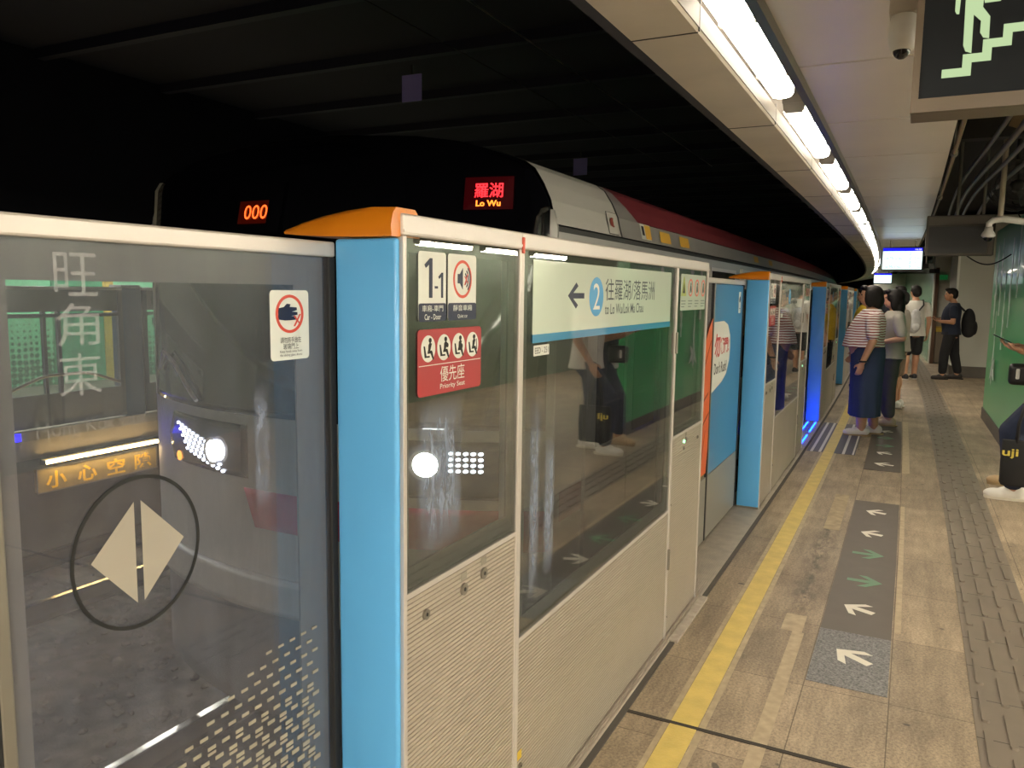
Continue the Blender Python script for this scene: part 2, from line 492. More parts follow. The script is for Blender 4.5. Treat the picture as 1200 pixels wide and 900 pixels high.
# loose ballast stones between the rails
bm = bmesh.new()
rnd = random.Random(3)
for i in range(1400):
    s = rnd.uniform(0.5, 9); oo = rnd.uniform(-8.0, -5.0) if rnd.random() < .75 else rnd.uniform(-5.0, -3.9)
    p = P(s, oo, -1.30)
    r = bmesh.ops.create_icosphere(bm, subdivisions=1, radius=rnd.uniform(.02, .05))
    sc = Vector((rnd.uniform(.7, 1.3), rnd.uniform(.7, 1.3), rnd.uniform(.4, .8)))
    for v in r['verts']:
        v.co = Vector((v.co.x*sc.x, v.co.y*sc.y, v.co.z*sc.z))+p+Vector((rnd.uniform(-.006, .006), rnd.uniform(-.006, .006), .01))
m = MB(); m.bm(bm)
tag(obj('track_ballast', m, mat('ballast_stone', '7b756b', 0.95, vary=0.35, scale=14)), 'loose grey ballast stones around the rails', 'ballast', kind='stuff')

# ---------------------------------------------------------------- ceiling over the tracks
struct('ceiling', strip(-12, 60, -12.5, -0.76, 3.9, 4.1, 1.0)[0], CEIL_BLACK)
BEAM = mat('blue_black_beam', '10101f', 0.7, vary=0.3, scale=2)  # blue-black, mottled by noise
for i in range(22):
    s = 2.2+i*1.55
    a = strip(s, s+.10, -8.2, -0.78, 3.80, 3.9)[0]
    struct('ceiling_beam', a, BEAM)
# curved fascia that hangs along the platform edge
FASC = mat('fascia_metal', 'cdc3b3', 0.5, 0.1, vary=0.10, scale=3)
struct('wall_track', strip(-12, 60, -0.80, -0.765, 2.2, 3.9, 0.5)[0], mat('fascia_dark_face', '26242a', 0.7))
struct('ceiling_fascia', fix(sweep([(-0.765, 2.2), (-0.58, 2.2), (-0.577, 2.212), (-0.765, 2.212)], -12, 60, .4)), FASC)
for i in range(38):
    s = 0.9+i*1.3
    if s > 45: break
    struct('trim_6', merge(strip(s, s+.006, -0.766, -0.578, 2.1985, 2.2005)[0], strip(s, s+.006, -0.5765, -0.5735, 2.202, 2.285)[0]), DARK)
struct('ceiling_fascia_lip', fix(sweep([(-0.577, 2.212), (-0.574, 2.212), (-0.574, 2.27), (-0.582, 2.27), (-0.582, 2.212)], -12, 60, .4)), mat('lip_metal', '7d766c', .45, .5, vary=.12, scale=3))
struct('ceiling_trough', fix(sweep([(-0.72, 2.456), (-0.47, 2.456), (-0.47, 2.49), (-0.72, 2.49)], -12, 60, .4)), mat('trough_grey', '57534e', 0.5, 0.3))
struct('ceiling_lip', fix(sweep([(-0.475, 2.29), (-0.445, 2.29), (-0.440, 2.32), (-0.445, 2.46), (-0.475, 2.46)], -12, 60, .4)), mat('lip_dark', '3a3733', 0.28, 0.6))
PANELM = mat('satin_ceiling_panel', 'e2dcd2', 0.32, 0.25, vary=0.05, scale=2)
mbs = []
for i in range(-14, 56):
    s = 3.12+i*1.05
    mbs.append(strip(s+.010, s+1.040, -0.44, 0.113, 2.32, 2.345, 0.35)[0])
struct('ceiling_panels', merge(*mbs), PANELM)
struct('ceiling_backing', strip(-12, 60, -0.44, 0.10, 2.352, 2.37, 0.5)[0], DARK)
struct('ceiling_void', strip(-12, 60, -0.44, 4.2, 3.1, 3.2, 0.8)[0], CEIL_BLACK)
# the ends and the far right of the station, mostly unseen
struct('wall_end', strip(59.5, 60, -12, 4.2, -1.3, 4.0)[0], mat('end_wall_grey', '5a5a55', 0.8))

# ---------------------------------------------------------------- tube lights
LENS = glow('lit_tube_lens', 'fff3df', LAMP)
LENS_FAR = glow('lit_tube_lens_beyond', 'f4f7ea', LAMP_FAR)
CAPM = mat('fixture_end_grey', '8b8780', 0.4)
ORD = ['first', 'second', 'third', 'fourth', 'fifth', 'sixth', 'seventh', 'eighth', 'ninth', 'tenth', 'eleventh', 'twelfth', 'thirteenth', 'fourteenth', 'fifteenth', 'sixteenth', 'seventeenth', 'eighteenth', 'nineteenth', 'twentieth',
       'twenty-first', 'twenty-second', 'twenty-third', 'twenty-fourth', 'twenty-fifth', 'twenty-sixth', 'twenty-seventh', 'twenty-eighth', 'twenty-ninth', 'thirtieth']
def make_fixture(label, grp, lens):
    t = thing('tube_light', label, 'ceiling light', (0, 0, 0), 0, grp)
    obj('tray', MB().prism_x([(-.052, .055), (.052, .055), (.052, .12), (-.052, .12)], 0, 1.30), CAPM, t)
    ln = MB().prism_x([(-.049, .054), (-.047, .02), (-.036, .004), (-.012, -.002), (.012, -.002), (.036, .004), (.047, .02), (.049, .054)], .035, 1.265)
    obj('lens', fix(ln), lens, t)
    for x0, x1 in ((0, .034), (1.266, 1.30)):
        e = obj('end_cap', fix(MB().prism_x([(-.049, .054), (-.045, .024), (-.036, .010), (.036, .010), (.045, .024), (.049, .054)], x0, x1)), mat('frosted_cap', '8b8780', .4), t)
    for x in (.30, .98):
        for y0, y1 in ((.049, .058), (-.058, -.049)):
            obj('clip', MB().box(x, x+.03, y0, y1, .02, .07), STEEL, t)
    return t
fx = None
for i in range(-8, 28):
    s = 2.35+i*1.62
    a = P(s, -.572); b = P(s+1.3, -.572); d = b-a
    n = i
    lab = ('bright tube light overhead, %s in the curved row from the near end' % ORD[n]) if i >= 0 else 'tube light of the curved row behind the viewpoint'
    if fx is None: fx = make_fixture(lab, 'tube lights along the platform edge', LENS); q = fx
    else: q = dup(fx, lab)
    q.location = (a.x, a.y, 2.332); q.rotation_euler = (0, 0, math.atan2(d.y, d.x))
for i in range(11):           # second row, over the wide part of the platform (seen mirrored in the gate glass)
    s = -4.74+i*1.62
    a = P(s, 3.85); b = P(s+1.3, 3.85); d = b-a
    dup(fx, 'tube light of the second row, mirrored along the top of the gate glass', (a.x, a.y, 2.05), math.atan2(d.y, d.x), group='tube lights of the second row')
fo = make_fixture('tube light hidden above the opposite platform', 'tube lights over the opposite platform', LENS_FAR)
for i in range(14):
    s = -9.2+i*1.8
    a = P(s, -9.3); b = P(s+1.3, -9.3); d = b-a
    q = fo if i == 0 else dup(fo, 'tube light hidden above the opposite platform')
    q.location = (a.x, a.y, 2.45); q.rotation_euler = (0, 0, math.atan2(d.y, d.x))
    q.scale = (1, 2.0, 1)
LENS_SIDE = glow('lit_tube_lens_side_and_unseen', 'fff1dc', LAMP_SIDE)
fs_ = make_fixture('unseen tube light added behind the viewpoint to brighten the gates', 'unseen tube lights added behind the viewpoint', LENS_SIDE)
for j, oo in enumerate((1.3, 2.6)):  # unseen rows, added to brighten the gate faces and the near pillar
    for i in range(6):
        s = -10.2+i*1.62
        a = P(s, oo); b = P(s+1.3, oo); d = b-a
        q = fs_ if (i == 0 and j == 0) else dup(fs_, 'unseen tube light added behind the viewpoint to brighten the gates')
        q.location = (a.x, a.y, 2.36); q.rotation_euler = (0, 0, math.atan2(d.y, d.x))
for q in [o for o in COL.objects if o.get('group') == 'tube lights of the second row']:
    for ch in q.children:
        if ch.name.startswith('lens'):
            if ch.data.name != 'lens_side':
                me_ = bpy.data.meshes.get('lens_side')
                if me_ is None:
                    me_ = ch.data.copy(); me_.name = 'lens_side'; me_.materials.clear(); me_.materials.append(LENS_SIDE)
                ch.data = me_
# ceiling that carries the second row
struct('ceiling_right', strip(-12, 16, 2.5, 4.2, 2.175, 2.21, 0.8)[0], PANELM)

# ---------------------------------------------------------------- walls on the right
GREYW = mat('pale_grey_wall', 'b7b7ac', 0.6, vary=0.04, scale=2)
SKIRT = mat('dark_stone_skirting', '4e463e', 0.5, vary=0.15, scale=8)
struct('wall_green', strip(7.85, 11.38, 0.90, 1.04, 0.0, 2.30)[0], GREENW)
struct('baseboard_green', strip(7.84, 11.40, 0.89, 1.05, 0.0, 0.14)[0], SKIRT)
struct('wall_right', strip(-12, 60, 4.2, 4.4, 0, 3.2, 1.0)[0], mat('back_wall_pale', '9fae9c', 0.5))
struct('wall_back', strip(-12.3, -12, -0.8, 4.2, 0, 3.9)[0], GREYW)
struct('wall_grey', strip(17.0, 18.6, 0.86, 4.2, 0.0, 3.0)[0], GREYW)
struct('baseboard_grey', strip(16.98, 18.62, 0.845, 4.2, 0.0, 0.21)[0], SKIRT)
struct('trim_7', strip(16.985, 17.0, 0.86, 0.90, 0.215, 2.98)[0], mat('white_corner_guard', 'e2e2da', .4))
struct('wall_far', strip(20.2, 20.5, 0.66, 4.2, 0.0, 3.0)[0], mat('white_wall', 'cfcfc4', .6))
struct('wall_far_side', strip(20.5, 45, 0.66, 0.8, 0.0, 2.4)[0], mat('far_green_panel', '3f9e74', .25, coat=.4))
dr = obj('door_1', strip(20.14, 20.19, 0.76, 1.6, 0.02, 1.05)[0], mat('brown_door_dado', '7b7060', .6)); dr['kind'] = 'structure'
struct('trim_8', strip(20.12, 20.195, 0.68, 0.75, 0, 2.15)[0], mat('brown_door_frame', '5d4431', .5))
# white streak mural and small lettering; the streaks also paint in reflections
e = on_track('wall_mural', 'white streak mural with painted-in reflections on the glossy green wall', 'mural', 11.38, 0.885, 0)
e.rotation_euler = (0, 0, head(9.5)-PI/2)
struct('wall_far_end', strip(31.8, 32, -.35, .66, 0, 2.3)[0], mat('white_wall', 'cfcfc4', .6))
mw = mat('white_paint_and_glare', 'c9d6cc', .3)
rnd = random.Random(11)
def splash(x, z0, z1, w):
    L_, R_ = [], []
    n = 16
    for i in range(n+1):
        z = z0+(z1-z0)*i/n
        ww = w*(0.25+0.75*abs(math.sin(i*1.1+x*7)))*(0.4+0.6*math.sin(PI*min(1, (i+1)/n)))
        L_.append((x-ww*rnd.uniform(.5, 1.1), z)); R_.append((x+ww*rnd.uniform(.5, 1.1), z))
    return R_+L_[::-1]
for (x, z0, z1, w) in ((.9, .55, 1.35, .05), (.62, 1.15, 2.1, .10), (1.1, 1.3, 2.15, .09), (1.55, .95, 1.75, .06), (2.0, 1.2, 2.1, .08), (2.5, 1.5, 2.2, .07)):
    obj('paint_glare_streak', fix(MB().prism(splash(x, z0, z1, w), -.008, -.003)), mw, e)
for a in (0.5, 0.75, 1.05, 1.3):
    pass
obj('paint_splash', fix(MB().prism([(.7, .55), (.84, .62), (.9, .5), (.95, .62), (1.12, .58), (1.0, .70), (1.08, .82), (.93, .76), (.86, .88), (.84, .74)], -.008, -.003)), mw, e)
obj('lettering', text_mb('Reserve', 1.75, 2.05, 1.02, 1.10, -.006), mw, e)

# ---------------------------------------------------------------- platform gates
T = 0.05
ZT = 1.645
def ribs(x0, x1, z0, z1, y=0.0, back=0.03, pitch=0.0105):
    prof = []
    z = z0
    while z < z1-pitch*0.6:
        prof += [(y, z), (y, z+pitch*.68), (y+.0028, z+pitch*.74), (y+.0028, z+pitch*.94)]; z += pitch
    prof += [(y, z), (y, z1), (back, z1), (back, z0)]
    m = MB(); n = len(prof)
    vs = [(x0, a, b) for a, b in prof]+[(x1, a, b) for a, b in prof]
    fs = [(i, (i+1) % n, (i+1) % n+n, i+n) for i in range(n)]
    fs += [tuple(range(n-1, -1, -1)), tuple(range(n, 2*n))]
    m.add(vs, fs); return fix(m)
def border(x0, x1, z0, z1, l, r, b, t, y0, y1):
    m = MB()
    m.box(x0, x0+l, y0, y1, z0, z1).box(x1-r, x1, y0, y1, z0, z1).box(x0+l, x1-r, y0, y1, z0, z0+b).box(x0+l, x1-r, y0, y1, z1-t, z1)
    return m
KICK = mat('ribbed_kick_plate', 'b9b0a2', 0.38, 0.35, vary=0.05, scale=4)
def panel_base(t, L, zg, post_l=.012, post_r=.012, fr=(.028, .03, .045, .03)):
    """a fixed glass gate bay of length L whose glazing starts at height zg"""
    obj('kick_plate', ribs(post_l, L-post_r, .022, zg-.012), KICK, t)
    obj('glazing_bead', MB().box(post_l, L-post_r, -.002, .02, zg-.012, zg), ALU_L, t)
    obj('glass_pane', MB().box(post_l, L-post_r, .001, .009, zg, ZT-.042), GLASS, t)
    g = border(post_l, L-post_r, zg, ZT-.042, fr[0], fr[1], fr[2], fr[3], .0125, .018)
    obj('glass_border', g, FRIT, t)
    obj('top_rail', MB().bbox(0, L, -.004, T, ZT-.042, ZT, .004).box(0, L, -.0065, -.004, ZT-.036, ZT-.03), ALU_L, t)
    for x0, x1 in ((0, post_l), (L-post_r, L)):
        obj('post', MB().bbox(x0, x1, -.004, T, .01, ZT-.042, .002), ALU_L, t)
    obj('back_plate', MB().box(.01, L-.01, .03, .036, .02, zg-.01), DARK, t)
def lock(t, x, z, r=.011):
    k = obj('key_lock', MB().prism(disc(x, z, r, 20), -.005, 0), STEEL, t)
    obj('keyhole', MB().prism(disc(x, z, r*.35, 12), -.0056, -.005), INK, k)
    return k

def one(cx, z0, z1, w, y0=-.0024, y1=-.0017):
    h = z1-z0
    return fix(MB().prism([(cx-w*.1, z0), (cx+w*.9, z0), (cx+w*.9, z1), (cx+w*.15, z1), (cx-w*1.5, z1-h*.17), (cx-w*1.1, z1-h*.25), (cx-w*.1, z1-h*.16)], y0, y1))

# ---- bay with the car and door number, priority seat sign
def bay_a(label):
    L = .513
    t = thing('gate_side_panel', label, 'gate panel', (0, 0, 0), 0, 'side panels with car door numbers')
    panel_base(t, L, .885)
    k = flat('door_number_sign', rrect(.055, .158, 1.436, 1.577, .008), -.0005, WHITE, t, .001)
    flat('sign_base', rrect(.0552, .1578, 1.436, 1.473, .006), -.0016, NAVY, k)
    obj('lettering', one(.094, 1.484, 1.564, .012), NAVY, k)
    obj('lettering', text_mb('-', .113, .126, 1.503, 1.508, -.0022, 0.01), NAVY, k)
    obj('lettering', one(.139, 1.484, 1.536, .0075), NAVY, k)
    obj('lettering', text_mb('車廂-車門', .067, .146, 1.456, 1.469, -.0023), WHITE, k)
    obj('lettering', text_mb('Car - Door', .076, .138, 1.4395, 1.451, -.0023, .01), WHITE, k)
    k = flat('quiet_car_sign', rrect(.166, .285, 1.436, 1.577, .008), -.0005, WHITE, t, .001)
    flat('sign_base', rrect(.1662, .2848, 1.436, 1.473, .006), -.0016, NAVY, k)
    obj('prohibition_ring', ring(.2255, 1.524, .033, .039, -.0022, -.0016, 40, 1.05), REDRING, k)
    pic = MB().prism([(.205, 1.515), (.214, 1.515), (.226, 1.502), (.226, 1.548), (.214, 1.535), (.205, 1.535)], -.0024, -.0017)
    for j, rr in enumerate((.014, .022, .030)):
        for q in range(7):
            a = math.radians(-48+q*16); a2 = math.radians(-48+(q+1)*16)
            if q == 6: break
            pic.prism([(.226+rr*math.cos(a), 1.525+rr*math.sin(a)), (.226+(rr+.0035)*math.cos(a), 1.525+(rr+.0035)*math.sin(a)), (.226+(rr+.0035)*math.cos(a2), 1.525+(rr+.0035)*math.sin(a2)), (.226+rr*math.cos(a2), 1.525+rr*math.sin(a2))], -.0024, -.0017)
    obj('speaker_pictogram', pic, NAVY, k)
    x_ = MB()
    for sgn in (1, -1):
        x_.prism([(.231, 1.524-sgn*.010-.003), (.231+.003, 1.524-sgn*.010-.003), (.245+.003, 1.524+sgn*.010+.002), (.245, 1.524+sgn*.010+.002)], -.0029, -.0024)
    obj('red_cross', fix(x_), REDRING, k)
    obj('lettering', text_mb('靜音車廂', .186, .266, 1.456, 1.469, -.0023), WHITE, k)
    obj('lettering', text_mb('Quiet car', .205, .247, 1.4395, 1.449, -.0023), WHITE, k)
    k = flat('priority_seat_sign', rrect(.052, .310, 1.283, 1.420, .010), -.0005, REDP, t, .001)
    obj('sign_line', MB().box(.056, .306, -.0022, -.0016, 1.3455, 1.347), WHITE, k)
    for i in range(4):
        cx = .090+i*.060; cz = 1.3805
        flat('white_disc', disc(cx, cz, .0262, 32, .0275), -.0016, WHITE, k)
        pm = MB().prism(disc(cx+.006, cz+.017, .0052, 14), -.0030, -.0023)
        pm.prism([(cx-.001, cz-.004), (cx+.005, cz-.006), (cx+.012, cz+.010), (cx+.005, cz+.013), (cx, cz+.008)], -.0030, -.0023)
        pm.prism([(cx-.004, cz-.010), (cx+.013, cz-.010), (cx+.013, cz-.004), (cx-.002, cz-.004)], -.0030, -.0023)
        pm.prism([(cx+.008, cz-.010), (cx+.016, cz-.023), (cx+.020, cz-.022), (cx+.014, cz-.006)], -.0030, -.0023)
        pm.prism([(cx-.014, cz-.018), (cx+.004, cz-.018), (cx+.004, cz-.0145), (cx-.008, cz-.0145), (cx-.014, cz+.006), (cx-.018, cz+.006)], -.0030, -.0023)
        if i == 1: pm.prism(disc(cx+.012, cz+.004, .005, 12), -.0031, -.0024)
        if i == 2: pm.prism(disc(cx+.010, cz-.001, .006, 12), -.0031, -.0024)
        if i == 3: pm.prism([(cx+.015, cz+.012), (cx+.017, cz+.012), (cx+.019, cz-.012), (cx+.017, cz-.012)], -.0030, -.0023)
        obj('seat_pictogram', fix(pm), INK, k)
    obj('lettering', text_mb('優先座', .135, .235, 1.308, 1.341, -.0023), WHITE, k)
    obj('lettering', text_mb('Priority Seat', .135, .237, 1.290, 1.304, -.0023, .005), WHITE, k)
    for x, z in ((.083, .818), (.240, .820), (.333, .828)): lock(t, x, z, .0115 if x < .1 else .014)
    tg = mat('engraved_tag', '8f8a7c', .5)
    for x, z in ((.240, .848), (.333, .856)):
        flat('lock_tag', rrect(x-.013, x+.013, z-.006, z+.012, .002), -.001, tg, t)
    return t, L

# ---- emergency door bay with the direction sign
SIGNW = mat('sign_gloss_white', 'e2efe0', .04, spec=1.0, coat=.9)
def bay_b(label):
    L = 1.452
    t = thing('gate_emergency_door', label, 'emergency gate', (0, 0, 0), 0, 'emergency gates with direction signs')
    panel_base(t, L, .585, .014, .014, (.05, .045, .045, .035))
    o = 1.775
    def X(s): return s-o
    k = flat('direction_sign', rrect(X(1.845), X(3.13), 1.388, 1.582, .002), -.0003, SIGNW, t, .0008)
    flat('line_colour_band', rrect(X(1.845), X(3.13), 1.366, 1.388, .001), -.0011, mat('sign_blue_band', '4f9ccc', .05, spec=1.0, coat=.9), k)
    a = (2.08, 1.489)
    ar = MB().prism([(X(2.075), 1.489), (X(2.135), 1.452), (X(2.150), 1.462), (X(2.113), 1.481), (X(2.198), 1.481), (X(2.198), 1.497), (X(2.113), 1.497), (X(2.150), 1.517), (X(2.135), 1.527)], -.0018, -.0011)
    obj('arrow_pictogram', fix(ar), NAVY, k)
    flat('platform_number_disc', disc(X(2.300), 1.486, .060, 40), -.0011, mat('sign_blue_disc', '3f97cf', .4), k)
    obj('lettering', text_mb('2', X(2.272), X(2.328), 1.447, 1.527, -.0021), WHITE, k)
    obj('lettering', text_mb('往羅湖/落馬洲', X(2.378), X(2.905), 1.474, 1.544, -.0014), mat('dark_slate_print', '24303a', .5), k)
    obj('lettering', text_mb('to Lo Wu/Lok Ma Chau', X(2.378), X(2.775), 1.430, 1.464, -.0014, .005), mat('dark_slate_print', '24303a', .5), k)
    k = flat('code_plate', rrect(X(1.855), X(1.952), 1.331, 1.359, .002), -.0003, WHITE, t, .0008)
    obj('lettering', text_mb('EED - 251', X(1.862), X(1.946), 1.337, 1.353, -.0014), INK, k)
    for z in (.32, 1.25):
        obj('hinge', MB().bbox(L-.012, L+.004, -.012, -.003, z, z+.09, .003), STEEL, t)
    flat('warning_sticker', rrect(.02, .045, .235, .26, .002), -.0005, mat('sticker_yellow', 'd9b93a', .5), t)
    lock(t, .036, .215, .008)
    obj('marker_tab', MB().bbox(-.004, .008, -.008, -.0035, ZT-.052, ZT-.012, .002), mat('red_orange_tab', 'c8452a', .4), t)
    return t, L

# ---- narrow bay with the safety notices
def bay_c(label):
    L = .543
    t = thing('gate_notice_panel', label, 'gate panel', (0, 0, 0), 0, 'narrow panels with safety notices')
    panel_base(t, L, .895, .012, .016, (.03, .07, .03, .03))
    o = 3.227
    k = flat('safety_notice', rrect(.058, .49, 1.428, 1.582, .004), -.0003, SIGNW, t, .0008)
    for i in range(4):
        cx = .105+i*.113; cz = 1.525
        if i == 0:
            flat('warning_triangle', [(cx-.042, cz-.036), (cx+.042, cz-.036), (cx+.004, cz+.045), (cx-.004, cz+.045)], -.0011, mat('sign_yellow_green', '8f9d2c', .4), k)
            flat('triangle_core', [(cx-.018, cz-.024), (cx+.018, cz-.024), (cx, cz+.02)], -.0018, INK, k)
        else:
            obj('prohibition_ring', ring(cx, cz, .031, .038, -.0018, -.0011, 32), REDRING, k)
            pm = MB().prism(disc(cx+.004, cz+.016, .006, 12), -.0018, -.0011)
            pm.prism([(cx-.010, cz-.022), (cx-.002, cz-.022), (cx+.004, cz-.006), (cx+.012, cz-.020), (cx+.018, cz-.018), (cx+.008, cz+.010), (cx-.004, cz+.010)], -.0018, -.0011)
            obj('person_pictogram', fix(pm), INK, k)
        for j in range(3):
            obj('notice_line', MB().box(cx-.034, cx+.034-(j == 2)*.02, -.0016, -.0011, 1.466-j*.012, 1.470-j*.012), mat('grey_print', '55605c', .5), k)
    obj('status_lamp', MB().prism(disc(.205, .846, .008, 16), -.006, 0), mat('green_lamp', '8fe0a8', .4, emit=1.6, ecol='9af0b4'), t)
    lock(t, .235, .850, .013); lock(t, .205, .815, .008); lock(t, .455, .826, .008)
    flat('lock_tag', rrect(.222, .25, .866, .884, .002), -.001, mat('engraved_tag', '8f8a7c', .5), t)
    for z in (.10, .60):
        lock(t, .02, z, .004)
    return t, L

# ---- blue pillar with its amber lamp
def pillar(label):
    t = thing('gate_pillar', label, 'gate pillar', (0, 0, 0), 0, 'blue gate pillars')
    b = MB().bbox(-.016, .0, .002, .150, .01, 1.598, .007, 3)
    b.box(.0, .09, .056, .146, .01, 1.598)
    obj('column', b, PILLAR_BLUE, t, autosmooth=True)
    obj('foot', MB().box(-.02, .095, .0, .152, .009, .022), STEEL, t)
    # amber lamp: long, thin towards the track
    bm = bmesh.new()
    secs = [(.003, 1.600, 1.655), (.06, 1.600, 1.657), (.12, 1.601, 1.652), (.18, 1.603, 1.643), (.235, 1.606, 1.631), (.268, 1.609, 1.619)]
    rows = []
    for (y, z0, z1) in secs:
        row = []
        for (x, f) in ((-.028, .0), (-.030, .35), (-.024, .8), (-.012, 1.0), (.05, 1.0), (.062, .8), (.066, .35), (.066, 0)):
            row.append(bm.verts.new((x, y, z0+(z1-z0)*f)))
        rows.append(row)
    for a, b2 in zip(rows, rows[1:]):
        for i in range(8): bm.faces.new((a[i], a[(i+1) % 8], b2[(i+1) % 8], b2[i]))
    bm.faces.new(rows[0][::-1]); bm.faces.new(rows[-1])
    bmesh.ops.recalc_face_normals(bm, faces=bm.faces[:])
    m = MB(); m.bm(bm)
    obj('amber_lamp', m, AMBER, t, autosmooth=True)
    return t

# ---- sliding door leaves
DOOR_O = -1.046
def leaf(label, L, zg=.42, grp='plain sliding gate doors', ad=None):
    t = thing('sliding_gate_door', label, 'sliding gate door', (0, 0, 0), 0, grp)
    H_ = 1.592
    obj('glass_pane', MB().box(.02, L-.02, .004, .012, zg, H_-.03), GLASS_DOOR, t)
    obj('glass_border', border(.02, L-.02, zg, H_-.03, .03, .078, .05, .056, .0135, .018), FRIT, t)
    obj('top_rail', MB().bbox(0, L, -.004, .04, H_-.03, H_, .004), ALU_L, t)
    obj('kick_plate', MB().bbox(.02, L-.02, .0, .03, .03, zg, .003), mat('door_kick_grey', '98958c', .4, .4), t)
    for x0, x1, m in ((0, .02, STEEL), (L-.02, L, RUBBER)):
        obj('stile', MB().bbox(x0, x1, -.004, .04, .03, H_-.03, .003), m, t)
    return t

P0 = [1.262, 5.59, 9.88, 14.32, 18.8, 23.2, 27.6, 32.0, 36.4]
FACE = -.888
def place(t, s0, L, o=FACE):
    a = P(s0, o); lo, hi = 0.0, 3*L
    d = (P(s0+L, o)-a).normalized()
    t.location = (a.x, a.y, 0); t.rotation_euler = (0, 0, math.atan2(d.y, d.x))
pa, LA = bay_a('glass gate panel beside the nearest blue pillar, with the red priority seat sign')
pb, LB = bay_b('tall glass emergency gate with the blue and white direction sign, second bay from the nearest pillar')
pc, LC = bay_c('narrow glass gate panel with four safety pictograms before the second doorway')
pp = pillar('nearest sky blue gate pillar with an orange lamp on top')
LEAF = .905
lf = leaf('plain sliding glass gate door', LEAF)
place(pa, P0[0], LA); place(pb, P0[0]+.513, LB); place(pc, P0[0]+.513+1.452, LC); place(pp, P0[0], .1)
place(lf, 4.0, LEAF, DOOR_O)
for i, s in enumerate(P0[1:], 1):
    n = ORD[i]
    q = dup(pp, 'sky blue gate pillar with an orange lamp, %s from the near end%s' % (n, ', glowing blue from the gap lights' if i == 2 else '')); place(q, s, .1)
    last = i == len(P0)-1
    for src, L, d, lab in ((pa, LA, 0, 'glass gate side panel beyond the %s blue pillar' % n), (pb, LB, .513, 'glass emergency gate beyond the %s blue pillar' % n), (pc, LC, 1.965, 'narrow glass notice panel beyond the %s blue pillar' % n)):
        q = dup(src, lab)
        sc = ((P0[i+1] if not last else s+4.4)-s)/4.33
        place(q, s+d, L)
# doors: second doorway carries the advertisement, the others are plain
def leafs(i):
    s1 = P0[i]-.055; s0 = P0[i-1]+2.45
    return s0, s1
q = leaf('near sliding gate door of the second doorway, mostly hidden, with part of an orange advertisement', LEAF, grp='advertisement gate doors')
s0, s1 = leafs(1); place(q, s1-2*LEAF, LEAF, DOOR_O)
orange = mat('advert_orange', 'd9632a', .4, vary=.12, scale=9)
pts = [(.40, .45), (.86, .45), (.885, .60), (.885, 1.36), (.80, 1.30), (.72, 1.22), (.66, 1.05), (.60, .85), (.48, .62)]
k = flat('advert_shape', pts, -.001, orange, q, .001)
for (x0, z0, x1, z1) in ((.70, 1.05, .86, 1.22), (.66, .86, .84, .92), (.62, .70, .87, .80), (.74, .55, .80, .70)):
    obj('advert_line', fix(MB().prism([(x0, z0), (x1, z1), (x1+.004, z1+.014), (x0-.004, z0+.014)], -.0032, -.0021)), mat('advert_dark_orange', '8f3a1c', .5), k)
q = leaf('far sliding gate door of the second doorway, covered by a blue advertisement with a white speech panel', LEAF, grp='advertisement gate doors')
place(q, s1-LEAF, LEAF, DOOR_O)
ADB = mat('advert_blue_film', '3d7fae', .3, coat=.3)
k = flat('advert_film', rrect(.022, LEAF-.022, .425, 1.555, .001), .002, ADB, q, .001)
k = flat('advert_speech_panel', [(.022, .915), (.30, .96), (.42, 1.00), (.50, 1.08), (.515, 1.16), (.50, 1.24), (.42, 1.31), (.30, 1.335), (.022, 1.335)], 0.0, WHITE, q, .001)
obj('lettering', text_mb('勿', .06, .215, 1.12, 1.265, -.0019, .03), mat('advert_red', 'c4302c', .4), k)
obj('lettering', text_mb('衝門!', .22, .47, 1.135, 1.235, -.0019, .03), mat('advert_red', 'c4302c', .4), k)
obj('lettering', text_mb("Don't Rush!", .07, .42, 1.02, 1.09, -.0019, .01), INK, k)
k = flat('door_notice', rrect(.735, .80, 1.375, 1.515, .006), -.0001, WHITE, q, .001)
obj('hand_pictogram', fix(MB().prism(disc(.767, 1.465, .02, 20), -.002, -.0012)), NAVY, k)
obj('lettering', text_mb('Keep hands away', .742, .793, 1.40, 1.41, -.002), INK, k)
for i in range(2, len(P0)):
    s0, s1 = leafs(i)
    for j in (0, 1):
        lab = '%s sliding glass gate door in the %s doorway' % (('near', 'far')[j], ORD[i])
        src = lf if (i == 2 and j == 0) else dup(lf, lab)
        src['label'] = lab
        place(src, s1-(2-j)*LEAF, LEAF, DOOR_O)

# ---- the nearest sliding door, left of the first pillar: graphics on the glass
D1 = .685
q = leaf('near end sliding glass gate door behind the viewpoint', D1, .30, grp=None); q['label'] = 'sliding glass gate door at the left edge of the view, companion of the arrow door'
place(q, 1.252-2*D1, D1, DOOR_O)
d1 = leaf('wide sliding glass gate door with the double arrow circle and the hand warning notice', D1, .30, grp=None)
place(d1, 1.252-D1, D1, DOOR_O)
def X(s): return s*1.0155-(1.252-D1)
VINYL = film('dark_vinyl', '1f2124', .92); PALEV = film('pale_frosted_vinyl', 'b9b2a4', .72); GHOST = film('faint_frosted_letters', 'ccd0d4', .34)
obj('circle_line', ring(X(.777), 1.092, .108, .1135, .0015, .003, 56, 1.06), VINYL, d1)
flat('arrow_mark', [(X(.697), 1.096), (X(.770), 1.012), (X(.770), 1.172)], .003, PALEV, d1)
flat('arrow_mark', [(X(.782), 1.012), (X(.858), 1.093), (X(.782), 1.172)], .003, PALEV, d1)
k = flat('hand_warning_notice', rrect(X(1.06), X(1.160), 1.366, 1.496, .008), .003, WHITE, d1, .001)
obj('prohibition_ring', ring(X(1.109), 1.452, .031, .0365, .0008, .0019, 40, .98), REDRING, k)
